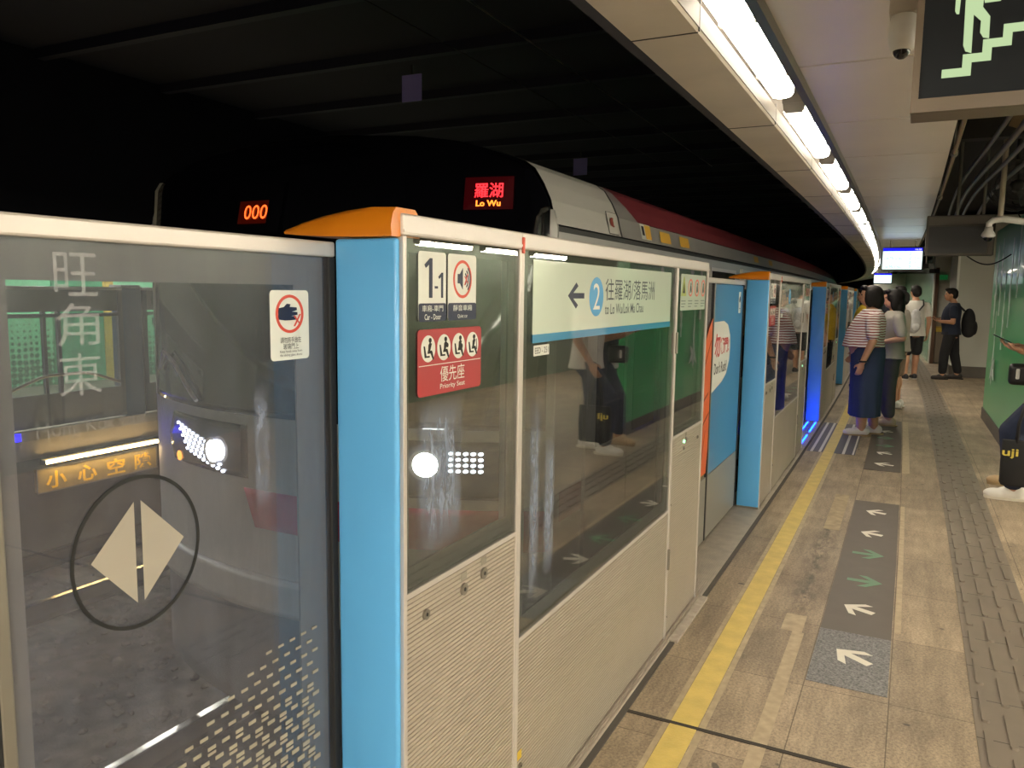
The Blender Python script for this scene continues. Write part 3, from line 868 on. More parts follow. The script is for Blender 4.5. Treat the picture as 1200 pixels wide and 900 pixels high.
hp = MB().prism([(X(1.080), 1.442), (X(1.096), 1.440), (X(1.107), 1.440), (X(1.125), 1.441), (X(1.125), 1.447), (X(1.112), 1.448), (X(1.128), 1.450), (X(1.128), 1.455), (X(1.113), 1.456), (X(1.127), 1.459), (X(1.126), 1.464), (X(1.108), 1.465), (X(1.110), 1.470), (X(1.102), 1.471), (X(1.094), 1.465), (X(1.080), 1.463)], .0002, .0019)
obj('hand_pictogram', fix(hp), NAVY, k)
rc = MB()
for sg in (1, -1):
    rc.prism([(X(1.117), 1.440-sg*.010-.0015), (X(1.121), 1.440-sg*.010-.0015), (X(1.137), 1.440+sg*.010+.0015), (X(1.133), 1.440+sg*.010+.0015)], -.0004, .0002)
obj('red_cross', fix(rc), REDRING, k)
obj('lettering', text_mb('請勿將手放在', X(1.083), X(1.137), 1.398, 1.409, .0005), INK, k)
obj('lettering', text_mb('玻璃門上', X(1.090), X(1.130), 1.386, 1.397, .0005), INK, k)
obj('lettering', text_mb('Keep hands away from', X(1.081), X(1.139), 1.379, 1.3845, .0005), INK, k)
obj('lettering', text_mb('the sliding glass doors', X(1.081), X(1.139), 1.372, 1.3775, .0005), INK, k)
for ch, z in (('旺', 1.49), ('角', 1.42), ('東', 1.35)):
    obj('station_name_lettering', text_mb(ch, X(.665), X(.728), z-.005, z+.055, .003), GHOST, d1)
obj('station_name_lettering', text_mb('Mong Kok East', X(.63), X(.80), 1.285, 1.312, .003), film('fainter_frosted_letters', 'ccd0d4', .16), d1)
dm = MB(); rnd = random.Random(5)
for r_ in range(16):
    z = .815-r_*.0235
    for c_ in range(30):
        s = 1.155-c_*.031-(r_ % 2)*.0155
        # the dashes thin out upwards and towards the left
        lim = 1.02-(r_)*.045
        if s < max(lim, .62): continue
        w = .010+.0035*min(1, r_/8)
        dm.prism([(X(s), z), (X(s)+w*1.4, z), (X(s)+w*1.4, z+.0045+.0004*r_), (X(s), z+.0045+.0004*r_)], .0015, .003)
        if r_ > 4 and (c_+r_) % 2: dm.prism([(X(s), z-.009), (X(s)+w*1.4, z-.009), (X(s)+w*1.4, z-.004), (X(s), z-.004)], .0015, .003)
k = obj('dash_frit', dm, film('pale_dash_print', 'b0a894', .75), d1); k['kind'] = 'stuff'

# ---- dried wipe marks, and headlight glare painted as pale streaks on the glass
def streak_mat():
    m = bpy.data.materials.new('wipe_marks_and_glare'); m.use_nodes = True
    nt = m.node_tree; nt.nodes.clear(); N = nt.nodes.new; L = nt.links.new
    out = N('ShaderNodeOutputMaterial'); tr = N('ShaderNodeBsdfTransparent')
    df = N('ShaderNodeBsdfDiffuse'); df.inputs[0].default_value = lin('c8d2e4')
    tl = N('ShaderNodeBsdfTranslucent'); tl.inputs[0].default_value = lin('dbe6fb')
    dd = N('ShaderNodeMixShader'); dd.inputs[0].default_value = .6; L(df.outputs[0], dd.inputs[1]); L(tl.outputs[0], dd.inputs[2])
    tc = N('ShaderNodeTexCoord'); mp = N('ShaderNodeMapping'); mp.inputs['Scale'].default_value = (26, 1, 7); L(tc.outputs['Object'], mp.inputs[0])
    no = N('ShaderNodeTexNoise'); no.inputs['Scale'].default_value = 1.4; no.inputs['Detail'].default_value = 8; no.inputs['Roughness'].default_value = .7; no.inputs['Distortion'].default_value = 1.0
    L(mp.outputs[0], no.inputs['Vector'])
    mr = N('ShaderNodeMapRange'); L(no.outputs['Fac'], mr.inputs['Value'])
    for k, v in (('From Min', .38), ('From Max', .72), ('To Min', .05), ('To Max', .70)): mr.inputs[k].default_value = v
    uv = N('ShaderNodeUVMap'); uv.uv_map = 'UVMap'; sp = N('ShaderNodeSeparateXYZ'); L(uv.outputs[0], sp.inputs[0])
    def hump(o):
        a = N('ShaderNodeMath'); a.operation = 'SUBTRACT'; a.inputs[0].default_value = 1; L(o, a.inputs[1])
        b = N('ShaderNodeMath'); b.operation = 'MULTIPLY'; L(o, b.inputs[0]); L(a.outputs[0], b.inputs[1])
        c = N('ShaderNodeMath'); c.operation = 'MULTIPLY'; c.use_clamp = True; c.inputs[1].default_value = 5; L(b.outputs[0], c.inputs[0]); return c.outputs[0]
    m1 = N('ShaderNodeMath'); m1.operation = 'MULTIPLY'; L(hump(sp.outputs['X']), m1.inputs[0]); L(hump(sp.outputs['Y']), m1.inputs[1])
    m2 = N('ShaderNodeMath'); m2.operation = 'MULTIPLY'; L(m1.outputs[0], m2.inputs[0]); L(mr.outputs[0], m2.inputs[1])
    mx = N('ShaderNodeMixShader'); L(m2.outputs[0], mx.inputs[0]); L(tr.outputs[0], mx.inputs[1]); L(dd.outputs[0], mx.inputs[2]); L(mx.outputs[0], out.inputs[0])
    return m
SM = streak_mat()
def glass_streak(t, x0, x1, z0, z1, y, seed):
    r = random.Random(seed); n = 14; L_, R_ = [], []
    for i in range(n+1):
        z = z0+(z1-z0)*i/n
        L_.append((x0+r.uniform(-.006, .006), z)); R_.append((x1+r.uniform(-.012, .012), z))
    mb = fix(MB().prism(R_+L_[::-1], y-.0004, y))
    obj('wipe_glare_mark', mb, SM, t, uv=[((v[0]-x0)/(x1-x0), (v[2]-z0)/(z1-z0)) for v in mb.v])
glass_streak(pa, .048, .235, .94, 1.275, -.0001, 1)
glass_streak(pb, .07, .135, .66, 1.22, -.0001, 2)
glass_streak(pb, .165, .235, .70, 1.10, -.0001, 4)
glass_streak(d1, X(1.015), X(1.055), 1.10, 1.33, .0035, 3)  # door streak paints in the headlight's reflection

# ---------------------------------------------------------------- opposite platform
OE = -8.05
struct('floor_far', strip(-12, 40, -12.5, OE, -0.30, 0.0, 1.0)[0], mat('far_floor', '8f8676', .7))
struct('wall_far_edge', strip(-12, 40, OE-.3, OE-.05, -1.5, -0.30, 1.0)[0], mat('edge_wall_grey', '4f4d4c', .9, vary=.2, scale=3))
struct('trim_9', strip(-12, 40, OE-.02, OE+.02, -0.10, 0.0, 1.0)[0], mat('edge_nosing', '77736c', .6))
struct('ceiling_far_fascia', strip(-12, 40, OE-.35, OE-.2, 2.15, 3.9, 1.0)[0], CEIL_BLACK)
struct('ceiling_far', strip(-12, 40, -12.5, OE-.35, 2.62, 2.7, 1.0)[0], mat('far_ceiling', 'a9a49a', .6))
MINT = mat('mint_green_panel', '8fe0b0', .4)
def mint_material():
    m = bpy.data.materials.new('mint_panel_with_dots'); m.use_nodes = True
    nt = m.node_tree; N = nt.nodes.new; L = nt.links.new; b = nt.nodes['Principled BSDF']
    tc = N('ShaderNodeUVMap'); tc.uv_map = 'UVMap'
    mp = N('ShaderNodeMapping'); mp.inputs['Scale'].default_value = (1, 1, 1); L(tc.outputs[0], mp.inputs[0])
    vo = N('ShaderNodeTexVoronoi'); vo.inputs['Scale'].default_value = 11; vo.inputs['Randomness'].default_value = 0.15
    L(mp.outputs[0], vo.inputs['Vector'])
    sp = N('ShaderNodeSeparateXYZ'); L(tc.outputs[0], sp.inputs[0])
    mr = N('ShaderNodeMapRange'); L(sp.outputs['Y'], mr.inputs['Value'])
    for k, v in (('From Min', .3), ('From Max', 1.15), ('To Min', .50), ('To Max', .0)): mr.inputs[k].default_value = v
    lt = N('ShaderNodeMath'); lt.operation = 'LESS_THAN'; L(vo.outputs['Distance'], lt.inputs[0]); L(mr.outputs[0], lt.inputs[1])
    mx = N('ShaderNodeMix'); mx.data_type = 'RGBA'; L(lt.outputs[0], mx.inputs['Factor']); mx.inputs['A'].default_value = lin('7fd6a2'); mx.inputs['B'].default_value = lin('2c6a48')
    L(mx.outputs['Result'], b.inputs['Base Color']); b.inputs['Roughness'].default_value = .4
    return m
MINTP = mint_material()
def wallpanel(name, s0, s1, m, o=-11.5, z1=2.6):
    mb = MB(); a = P(s0, o); b = P(s1, o); n = (b-a).normalized(); w = Vector((-n.y, n.x, 0))*.06
    mb.add([a, b, b+w, a+w, a+Vector((0, 0, z1)), b+Vector((0, 0, z1)), b+w+Vector((0, 0, z1)), a+w+Vector((0, 0, z1))],
           [(0, 3, 2, 1), (4, 5, 6, 7), (0, 1, 5, 4), (1, 2, 6, 5), (2, 3, 7, 6), (3, 0, 4, 7)])
    return struct(name, mb, m, uv=[(s0, 0), (s1, 0), (s1, 0), (s0, 0), (s0, z1), (s1, z1), (s1, z1), (s0, z1)])
wallpanel('wall_mint', 8.62, 12.5, MINTP)
wallpanel('wall_yellow', 8.42, 8.61, mat('yellow_mosaic', 'd6b94a', .5, vary=.4, scale=30))
wallpanel('wall_green_far', 7.55, 8.41, mat('mid_green_panel', '3fa070', .4))
wallpanel('wall_mint_pale', 6.75, 7.54, MINTP)
wallpanel('wall_olive', -4, 6.74, mat('olive_grey_wall', '8f8e7c', .6))
wallpanel('wall_mint_further', 12.51, 30, MINT)

# gates of the opposite platform
OPF = mat('far_gate_frame', '5b5a66', .5, .3); OPK = mat('far_gate_kick', '6c6d70', .6); OPG = glass('far_gate_glass', 'dde6e2', dust=.05, ior=1.5)
def far_gate(label):
    L = 2.0
    t = thing('far_platform_gate', label, 'platform gate', (0, 0, 0), 0, 'gates of the opposite platform')
    obj('kick_plate', MB().bbox(.0, L, .0, .05, .02, .36, .004), OPK, t)
    obj('glass_pane', MB().box(.03, L-.03, .02, .028, .36, 1.16), OPG, t)
    obj('sign_panel', MB().box(.03, L-.03, .012, .03, 1.22, 1.45), mat('far_sign_back', '7f7f7c', .6), t)
    obj('top_rail', MB().bbox(0, L, -.004, .05, 1.45, 1.485, .004), ALU_L, t)
    for x, w in ((0, .06), (1.06, .035), (1.22, .035), (L-.06, .06)):
        obj('post', MB().bbox(x, x+w, .0, .05, .02, 1.45 if w > .05 else 1.22, .003), OPF, t)
    obj('transom', MB().bbox(0, L, .0, .05, 1.16, 1.20, .003), OPF, t)
    hb = MB().tube([(.30, -.05, .30), (.36, -.06, .33), (.95, -.06, .54), (1.05, -.06, .56), (1.45, -.06, .56), (1.58, -.06, .53), (1.88, -.05, .42)], .016, 10)
    obj('push_bar', hb, STEEL, t, smooth=True)
    k = obj('notice_box', MB().bbox(.12, .34, -.02, .0, 1.05, 1.13, .004), DARK, t)
    return t
fg = far_gate('far platform gate across the tracks, at the left edge of the view')
labs = ['far platform gate across the tracks, at the left edge of the view', 'far platform gate across the tracks, above the lit yellow warning sign', 'far platform gate across the tracks, next to the train\'s left headlight']
SG = [(1.75, 3.75), (4.05, 6.05), (6.35, 8.35), (8.6, 10.6), (10.9, 12.9)]
for i, (a, b_) in enumerate(SG):
    lab = labs[i] if i < 3 else 'far platform gate across the tracks, hidden behind the train'
    q = fg if i == 0 else dup(fg, lab)
    place(q, a, 2.0, OE)
q = [o for o in fg.children if o.name.startswith('sign_panel')][0]
for t_ in [o for o in COL.objects if o.name.startswith('far_platform_gate') and o.type == 'EMPTY'][2:3]:
    obj('lettering', text_mb('往金鐘', .12, .45, 1.285, 1.39, .0105), mat('dim_print', '3b3d40', .6), t_)
    obj('lettering', text_mb('to Admiralty', .52, 1.2, 1.30, 1.37, .0105), mat('dim_print', '3b3d40', .6), t_)
for i in range(len(SG)-1):
    a = SG[i][1]+.02; b_ = SG[i+1][0]-.02
    t = on_track('far_gate_pillar', 'dark blue gate pillar of the opposite platform, %s from the left' % ORD[i], 'gate pillar', a, OE, 0, 'pillars of the opposite platform')
    obj('column', MB().bbox(.0, b_-a, .0, .18, .0, 1.47, .006), mat('far_pillar_blue', '2d4668', .5), t)
    obj('lamp', MB().bbox(.0, b_-a, .0, .2, 1.47, 1.51, .006), mat('far_lamp_grey', '9a9794', .4), t)

# the lit "mind the gap" board under the opposite coping
t, L = on_chord('gap_warning_sign', 'tube-lit yellow warning board under the opposite platform edge', 'warning sign', 4.95, 6.45, OE+.02)
obj('board', MB().bbox(0, L, .0, .035, -.665, -.42, .004), mat('board_grey_gold', 'a08f62', .5, vary=.15, scale=9), t)
fr_ = border(0, L, -.675, -.41, .012, .012, .012, .012, -.01, .0)
obj('board_frame', fr_, STEEL, t)
ymat = mat('lit_yellow_letters', 'e8b62c', .4, emit=.35)  # slight emission stands in for the tube lamp's light on the letters
for i, ch in enumerate('小心空隙'):
    obj('lettering', text_mb(ch, .10+i*.355, .33+i*.355, -.64, -.46, -.004, .025), ymat, t)
t, L = on_chord('sign_tube_lamp', 'bright warm tube lamp above the yellow warning board', 'tube lamp', 4.98, 6.42, OE+.10)
obj('tube', MB().tube([(0.02, 0, -.335), (L-.02, 0, -.335)], .020, 12), glow('warm_tube_glow', 'ffd98e', 42), t)
obj('lamp_back', MB().bbox(0, L, .025, .055, -.36, -.30, .004), DARK, t)
for x in (0, L-.02): obj('socket', MB().bbox(x, x+.02, -.025, .05, -.36, -.31, .003), STEEL, t)
BLUEG = glow('blue_gap_glow', '2018ff', 5)
t, L = on_chord('gap_light', 'blue gap light strip on the opposite platform edge', 'gap light', 3.0, 4.8, OE+.055)
obj('lens', MB().bbox(0, L, 0, .03, -.085, -.005, .004), BLUEG, t); obj('housing', MB().bbox(-.02, L+.02, .03, .055, -.095, .0, .004), DARK, t)

# ---------------------------------------------------------------- the arriving train
TC = -3.05; HW = 1.45
trn = thing('commuter_train', 'silver commuter train with a red roof stripe arriving behind the glass gates', 'train', P(3.6, TC, -1.1), 0)
tinv = Matrix.Translation(-P(3.6, TC, -1.1))
def tpart(name, mb, m, parent=None, **k):
    mb = MB().add(mb.v, mb.f).xf(lambda v: v-P(3.6, TC, -1.1))
    return obj(name, mb, m, parent or trn, **k)
SILVER = mat('train_silver', 'a7a5a2', .38, .45, vary=.05, scale=2)
CAPW = mat('train_mask_grey', 'c2c0ba', .40, .15)
TRED = mat('train_red_stripe', '6e2830', .45, vary=.06, scale=3)
TROOF = mat('train_roof_grey', '3a3838', .6)
TGL = mat('train_black_glass', '08080c', .06, spec=.6)
TDARK = mat('train_recess_dark', '1a1a1c', .6)
S1 = 48
def tsweep(pts, s0f, s1, step=.5):
    """strip between profile points, first section may start at a different s per point"""
    n = max(1, int((s1-4)/step)); k = len(pts); vs = []; fs = []
    for i in range(n+1):
        for (u, z) in pts:
            a = s0f(u, z) if callable(s0f) else s0f
            vs.append(P(a+(s1-a)*i/n, TC+u, z)[:])
    for i in range(n):
        for j in range(k-1):
            fs.append((i*k+j, (i+1)*k+j, (i+1)*k+j+1, i*k+j+1))
    return MB().add(vs, fs)
CANT = [(1.45, 1.83), (1.435, 1.88), (1.42, 1.945)]
REDP_ = [(1.42, 1.945), (1.38, 2.03), (1.33, 2.105), (1.28, 2.14)]
RF = [(1.28, 2.14), (1.15, 2.19), (.9, 2.26), (.5, 2.31), (0, 2.33)]
mir = lambda pr: [(-u, z) for u, z in pr]
for side, f in (('platform', lambda p_: p_), ('far', mir)):
    tpart('side_wall', tsweep(f([(1.40, -.35), (1.45, -.15), (1.45, 1.795)]), 3.6, S1), SILVER)
    tpart('underframe', tsweep(f([(1.25, -.95), (1.30, -.36), (1.40, -.35)]), 4.2, S1), TDARK)
    tpart('gutter', tsweep(f([(1.45, 1.795), (1.42, 1.797), (1.42, 1.828), (1.45, 1.83)]), 3.6, S1), TDARK)
    tpart('cab_side_panel', tsweep(f(CANT+REDP_[1:]), 3.6, 4.57, .1), CAPW)
    tpart('cantrail', tsweep(f(CANT), 4.585, S1), SILVER)
    dg = lambda u, z: 4.97-(z-1.945)*1.7
    tpart('grey_wedge', tsweep(f(REDP_), 4.585, 5.0, .1), SILVER)
    tpart('red_stripe', MB().add(*(lambda m: (m.v, m.f))(tsweep([(u*1.002, z+.002) for u, z in f(REDP_)], dg, S1))), TRED)
tpart('roof', tsweep(RF+mir(RF)[::-1][1:], 3.75, S1), TROOF)
tpart('roof_lip', tsweep(RF+mir(RF)[::-1][1:], 3.60, 3.75, .1), TROOF)
tpart('floor_pan', tsweep([(-1.3, -.36), (1.3, -.36)], 3.7, S1), TDARK)
sm = MB()
a, b = P(4.57, TC+1.452, 1.835), P(4.585, TC+1.452, 1.835)
for j in range(len(CANT+REDP_[1:])-1):
    pr = CANT+REDP_[1:]
    (u0, z0), (u1, z1) = pr[j], pr[j+1]
    n_ = len(sm.v)
    sm.add([P(4.565, TC+u0+.002, z0+.001)[:], P(4.59, TC+u0+.002, z0+.001)[:], P(4.59, TC+u1+.002, z1+.001)[:], P(4.565, TC+u1+.002, z1+.001)[:]], [(0, 1, 2, 3)])
tpart('panel_seam', sm, TDARK)
# doors and windows of the side
tx = 4.66
for i in range(5):
    c = 4.75+i*4.33
    for d0, d1 in ((-.66, -.005), (.005, .66)):
        s0, s1 = c+d0, c+d1
        k = tpart('door_leaf', strip(s0, s1, TC+1.452, TC+1.462, -.05, 1.75)[0], mat('train_door_silver', 'c4c2bd', .35, .4))
        w = strip(s0+.09, s1-.09, TC+1.462, TC+1.466, .62, 1.55)[0]
        tpart('door_window', w, TGL, k)
    tpart('door_frame', merge(strip(c-.74, c-.665, TC+1.45, TC+1.47, -.05, 1.755)[0], strip(c+.665, c+.74, TC+1.45, TC+1.47, -.05, 1.755)[0]), ALU_L)
    for w0, w1 in ((1.0, 2.05), (2.25, 3.3)):
        k = tpart('side_window', strip(c+w0, c+w1, TC+1.451, TC+1.456, .60, 1.70)[0], TGL)
        tpart('window_frame', merge(strip(c+w0-.03, c+w0, TC+1.45, TC+1.46, .57, 1.73)[0], strip(c+w1, c+w1+.03, TC+1.45, TC+1.46, .57, 1.73)[0], strip(c+w0, c+w1, TC+1.45, TC+1.46, 1.70, 1.73)[0], strip(c+w0, c+w1, TC+1.45, TC+1.46, .57, .60)[0]), ALU_L, k)
tpart('side_stripe', strip(3.7, S1, TC+1.4505, TC+1.4525, .30, .46)[0], TRED)
# stickers and the round emblem beside the cab
YEL = mat('train_yellow_sticker', 'd8a83a', .5)
ww = lambda s0, s1, z0, z1, o=.004: MB().add([P(s0, TC+1.437+o-(z0-1.88)*.2, z0)[:], P(s1, TC+1.437+o-(z0-1.88)*.2, z0)[:], P(s1, TC+1.437+o-(z1-1.88)*.25, z1)[:], P(s0, TC+1.437+o-(z1-1.88)*.25, z1)[:]], [(0, 1, 2, 3)])
k = tpart('warning_sticker', ww(4.98, 5.20, 1.845, 1.945, .006), WHITE)
tpart('sticker_field', ww(5.07, 5.195, 1.85, 1.94, .008), YEL, k)
tpart('sticker_mark', ww(5.0, 5.05, 1.87, 1.93, .008), INK, k)
tpart('warning_sticker', ww(5.42, 5.68, 1.85, 1.925, .006), YEL)
tpart('warning_sticker', ww(5.95, 6.22, 1.85, 1.925, .006), YEL)
for s in (9.2, 10.3): tpart('warning_sticker', ww(s, s+.3, 1.86, 1.925, .006), YEL)
k = tpart('emblem_plate', ww(4.36, 4.53, 1.835, 1.965, .004), DARK)
tpart('emblem_field', ww(4.366, 4.524, 1.84, 1.962, .006), CAPW, k)
em = MB()
for (cs, cz, r0) in ((4.435, 1.905, .028),):
    n = 24; vs = []
    for j in range(n):
        a_ = 2*PI*j/n; z = cz+r0*math.sin(a_); vs.append(P(cs+r0*1.5*math.cos(a_), TC+1.437+.009-(z-1.88)*.22, z)[:])
    em.add(vs, [tuple(range(n))])
tpart('emblem_disc', em, mat('emblem_brown_red', '8a3a2c', .4), k)
tpart('emblem_bar', ww(4.445, 4.475, 1.885, 1.925, .011), CAPW, k)

# ---- front of the train: one curved face
def Fs(u, z):
    e_ = 1-min(1, abs(u)/1.45)**2.2
    return 3.6-.42*e_+.30*max(0, min(1, (z-.75)/1.4))**1.3*(1-(u/1.45)**2)
def front(u, z, d=0.0):
    """d = distance in front of the face"""
    return P(Fs(u, z)-d, TC+u, z)
def Wtop(z):
    if z <= 1.83: return 1.45
    pr = CANT+REDP_[1:]+RF[1:]
    for (u0, z0), (u1, z1) in zip(pr, pr[1:]):
        if z0 <= z <= z1: return u0+(u1-u0)*(z-z0)/(z1-z0)
    return 0.01
def fpatch(ulo, uhi, z0, z1, d=0.0, nu=28, nz=14, thick=.012):
    """patch of the face; ulo/uhi may be functions of z"""
    m = MB(); vs = []; fs = []
    fl = ulo if callable(ulo) else (lambda z: ulo)
    fh = uhi if callable(uhi) else (lambda z: uhi)
    for dd in (d, d-thick):
        for i in range(nz+1):
            z = z0+(z1-z0)*i/nz
            for j in range(nu+1):
                u = fl(z)+(fh(z)-fl(z))*j/nu
                vs.append(front(u, z, dd)[:])
    k = (nz+1)*(nu+1)
    for i in range(nz):
        for j in range(nu):
            a_ = i*(nu+1)+j
            fs.append((a_, a_+1, a_+nu+2, a_+nu+1)); fs.append((k+a_, k+a_+nu+1, k+a_+nu+2, k+a_+1))
    for j in range(nu):
        a_ = j; fs.append((a_, k+a_, k+a_+1, a_+1)); a_ = nz*(nu+1)+j; fs.append((a_, a_+1, k+a_+1, k+a_))
    for i in range(nz):
        a_ = i*(nu+1); fs.append((a_, a_+nu+1, k+a_+nu+1, k+a_)); a_ = i*(nu+1)+nu; fs.append((a_, k+a_, k+a_+nu+1, a_+nu+1))
    return m.add(vs, fs)
tpart('front_mask', fpatch(lambda z: -min(1.45, Wtop(z)), lambda z: min(1.45, Wtop(z)), -.12, 1.9, 0, 36, 50, .03), mat('train_front_grey', 'b4b3ae', .35, .1), smooth=True)
tpart('front_skirt', fpatch(-1.40, 1.40, -.95, -.12, -.04, 30, 8, .03), mat('train_skirt_grey', '6b6b6c', .5), smooth=True)
tpart('bumper', fpatch(-1.42, 1.42, -.30, -.10, .035, 34, 6, .06), mat('train_front_grey', 'b4b3ae', .35, .1), smooth=True)
wsl = lambda z: max(-1.36+.10*max(0, (z-1.6)), -Wtop(z))
wsh = lambda z: min(1.42, Wtop(z)-.01)
ws = tpart('windscreen', fpatch(wsl, wsh, .80, 2.32, .012, 34, 40, .02), TGL, smooth=True)
tpart('windscreen_edge', fpatch(lambda z: wsl(z)-.035, wsl, .80, 2.15, .014, 2, 30, .02), ALU, ws)
tpart('wiper', MB().tube([front(-1.22, .98, .03), front(-1.10, 1.10, .05), front(-.93, 1.04, .05), front(-.74, .90, .04), front(-.66, .84, .03)], .012, 8), ALU_L, ws)
tpart('lower_stripe', fpatch(lambda z: -.25+.4*(.38-z), 1.44, .17, .385, .008, 24, 6, .012), mat('train_front_red', 'b23043', .4), smooth=True)
tpart('black_lamp_band', fpatch(lambda z: -1.10+.6*abs(z-.58), -.22, .44, .74, .008, 14, 8, .012), mat('lamp_band_grey', '2a2c33', .2, coat=.5), smooth=True)
tpart('black_lamp_band', fpatch(.70, lambda z: 1.30-.4*abs(z-.58), .44, .74, .008, 12, 8, .012), mat('lamp_band_grey', '2a2c33', .2, coat=.5), smooth=True)
LEDW = glow('white_led', 'eaf4ff', 9); HEADL = glow('headlight_white', 'f6fbff', 60)
def fdisc(u, z, ru, rz, d, n=20):
    m = MB(); vs = [front(u+ru*math.cos(2*PI*i/n), z+rz*math.sin(2*PI*i/n), d)[:] for i in range(n)]+[front(u+ru*math.cos(2*PI*i/n), z+rz*math.sin(2*PI*i/n), d-.02)[:] for i in range(n)]
    m.add(vs, [tuple(range(n))]+[(i, i+n, (i+1) % n+n, (i+1) % n) for i in range(n)]); return m
for (hu, hz, sg) in ((-.50, .565, -1), (.885, .62, 1)):
    k = tpart('headlight', fdisc(hu, hz, .062, .062, .03), HEADL)
    hb = MB()
    for i in range(24):
        a0, a1 = 2*PI*i/24, 2*PI*(i+1)/24
        hb.add([front(hu+.062*math.cos(a0), hz+.062*math.sin(a0), .028)[:], front(hu+.062*math.cos(a1), hz+.062*math.sin(a1), .028)[:], front(hu+.08*math.cos(a1), hz+.08*math.sin(a1), .036)[:], front(hu+.08*math.cos(a0), hz+.08*math.sin(a0), .036)[:]], [(0, 1, 2, 3)])
    tpart('headlight_bezel', hb, STEEL, k)
    if sg < 0:
        for r_ in range(5):
            for c_ in range(9):
                u = -.93+c_*.048+r_*.030; z = .675-r_*.035-c_*.010
                if math.hypot(u-hu, z-hz) < .085 or u > -.30: continue
                if z > .74: continue
                tpart('lamp_led', fdisc(u, z, .014, .009, .016, 8), LEDW)
    else:
        for r_ in range(4):
            for c_ in range(5):
                u = 1.0+c_*.035; z = .68-r_*.03
                if math.hypot(u-hu, z-hz) < .085: continue
                tpart('lamp_led', fdisc(u, z, .011, .009, .016, 8), LEDW)
tpart('marker_lamp', fdisc(-.93, .47, .03, .03, .016), glow('amber_marker', 'ff9a3a', 3))
# destination and number displays behind the top of the windscreen
def fpanel(u0, u1, z0, z1, d=.02):
    return MB().add([front(u0, z0, d)[:], front(u1, z0, d)[:], front(u1, z1, d)[:], front(u0, z1, d)[:]], [(0, 1, 2, 3)])
def ftext(body, u0, u1, z0, z1, d, bold=0.0, clip=None):
    vs, fs = textmesh(body, bold); a_ = np.array(vs); lo = a_.min(0); hi = a_.max(0)
    return MB().add([front(u0+(x-lo[0])/(hi[0]-lo[0])*(u1-u0), z0+(y-lo[1])/(hi[1]-lo[1])*(z1-z0), d)[:] for x, y in vs], fs)
dk = tpart('destination_display', fpanel(1.00, 1.25, 1.90, 2.06, .025), mat('led_panel_red', '1a0204', .3, emit=.09, ecol='7a0010'), ws)
tpart('led_text', ftext('羅湖', 1.055, 1.20, 1.957, 2.03, .029, .01), glow('red_led', 'ff2a30', 2.4), ws)
tpart('led_text', ftext('Lo Wu', 1.065, 1.19, 1.915, 1.945, .029, .03), glow('orange_led', 'ff7a2a', 2.6), ws)
tpart('number_display', fpanel(-.46, -.232, 1.86, 1.99, .025), mat('led_panel_orange', '180402', .3, emit=.06, ecol='a02000'), ws)
tpart('led_text', ftext('000', -.41, -.232, 1.885, 1.965, .029, .0), glow('orange_red_led', 'ff5420', 2.6), ws)
tpart('display_frame', fpanel(-.232, -.13, 1.80, 2.1, .028), TGL, ws)
for hu, hz, pw in ((-.50, .565, 1), (.885, .62, 1)):
    l = bpy.data.lights.new('headlight_beam', 'SPOT'); l.energy = 55*pw; l.spot_size = math.radians(95); l.spot_blend = .7; l.color = (.92, .96, 1); l.shadow_soft_size = .05
    lo = bpy.data.objects.new('headlight_beam', l); COL.objects.link(lo); lo.parent = trn
    p_ = front(hu, hz, .06)-P(3.6, TC, -1.1); lo.location = p_
    lo.rotation_euler = Vector((0, 1, 0.05)).to_track_quat('Z', 'Y').to_euler()

# ---------------------------------------------------------------- wires and small plates over the tracks
WIRE = mat('contact_wire', '9a948c', .3, .8)
w_ = MB().tube([P(s, TC, 3.60)[:] for s in np.arange(0, 14, .5)], .007, 6)
tag(obj('overhead_wire', w_, WIRE), 'thin pale overhead wire running above the train roof', 'wire')
w_ = MB().tube([P(s, TC-.9, 3.72)[:] for s in np.arange(0, 14, .5)], .006, 6)
tag(obj('overhead_wire', w_, DARK), 'thin dark cable crossing the two small square plates', 'wire')
for i, (s, o, z) in enumerate(((7.4, -4.98, 3.66), (12.9, -5.15, 3.62))):
    t = on_track('hanging_plate', ('nearer' if i == 0 else 'farther')+' small blue-lit square plate hanging from the dark track ceiling', 'plate', s, o, z, 'small plates over the track')
    t.rotation_euler = (0, 0, head(s))
    m_ = MB().bbox(-.125, .125, -.008, .008, -.14, .14, .004)
    obj('plate', m_, mat('blue_lit_plate', '9a90d8', .6), t)  # blue light falling on the plates is put into their colour
    obj('hanger', MB().box(-.01, .01, .0, .012, .14, .26), DARK, t)

# ---------------------------------------------------------------- floor markings
YLINE = mat('worn_yellow_inlay', 'd2b963', .5, vary=.14, scale=12, bump=.3, bscale=120)
t = tag(obj('yellow_line', strip(-12, 55, -0.681, -0.587, 0, .0022)[0], YLINE), 'long worn yellow line inlaid along the platform edge', 'yellow line')
PALE = mat('pale_stone_strip', 'ad9b7e', .6, vary=.2, scale=25)
for (o0, o1) in ((-.703, -.684), (-.584, -.562)):
    e_ = obj('pale_edging', strip(-12, 55, o0, o1, 0, .0008)[0], PALE); e_.parent = t; e_.matrix_parent_inverse = Matrix.Translation(-t.location)
tag(obj('stone_strip', merge(strip(2.0, 3.60, -.405, -.355, 0, .0012)[0], strip(3.60, 3.80, -.455, -.365, 0, .0012)[0]), PALE), 'pale stone strip in the floor between the yellow line and the nearest arrow mat', 'floor strip')
tag(obj('stone_strip', strip(5.35, 6.35, -.44, -.345, 0, .0012)[0], mat('pale_worn_strip', 'a39070', .6, vary=.3, scale=18)), 'faded pale floor patch left of the far end of the nearest arrow mat', 'floor strip')
MATD = mat('queue_mat_dark', '5b5249', .55, vary=.06, scale=10)
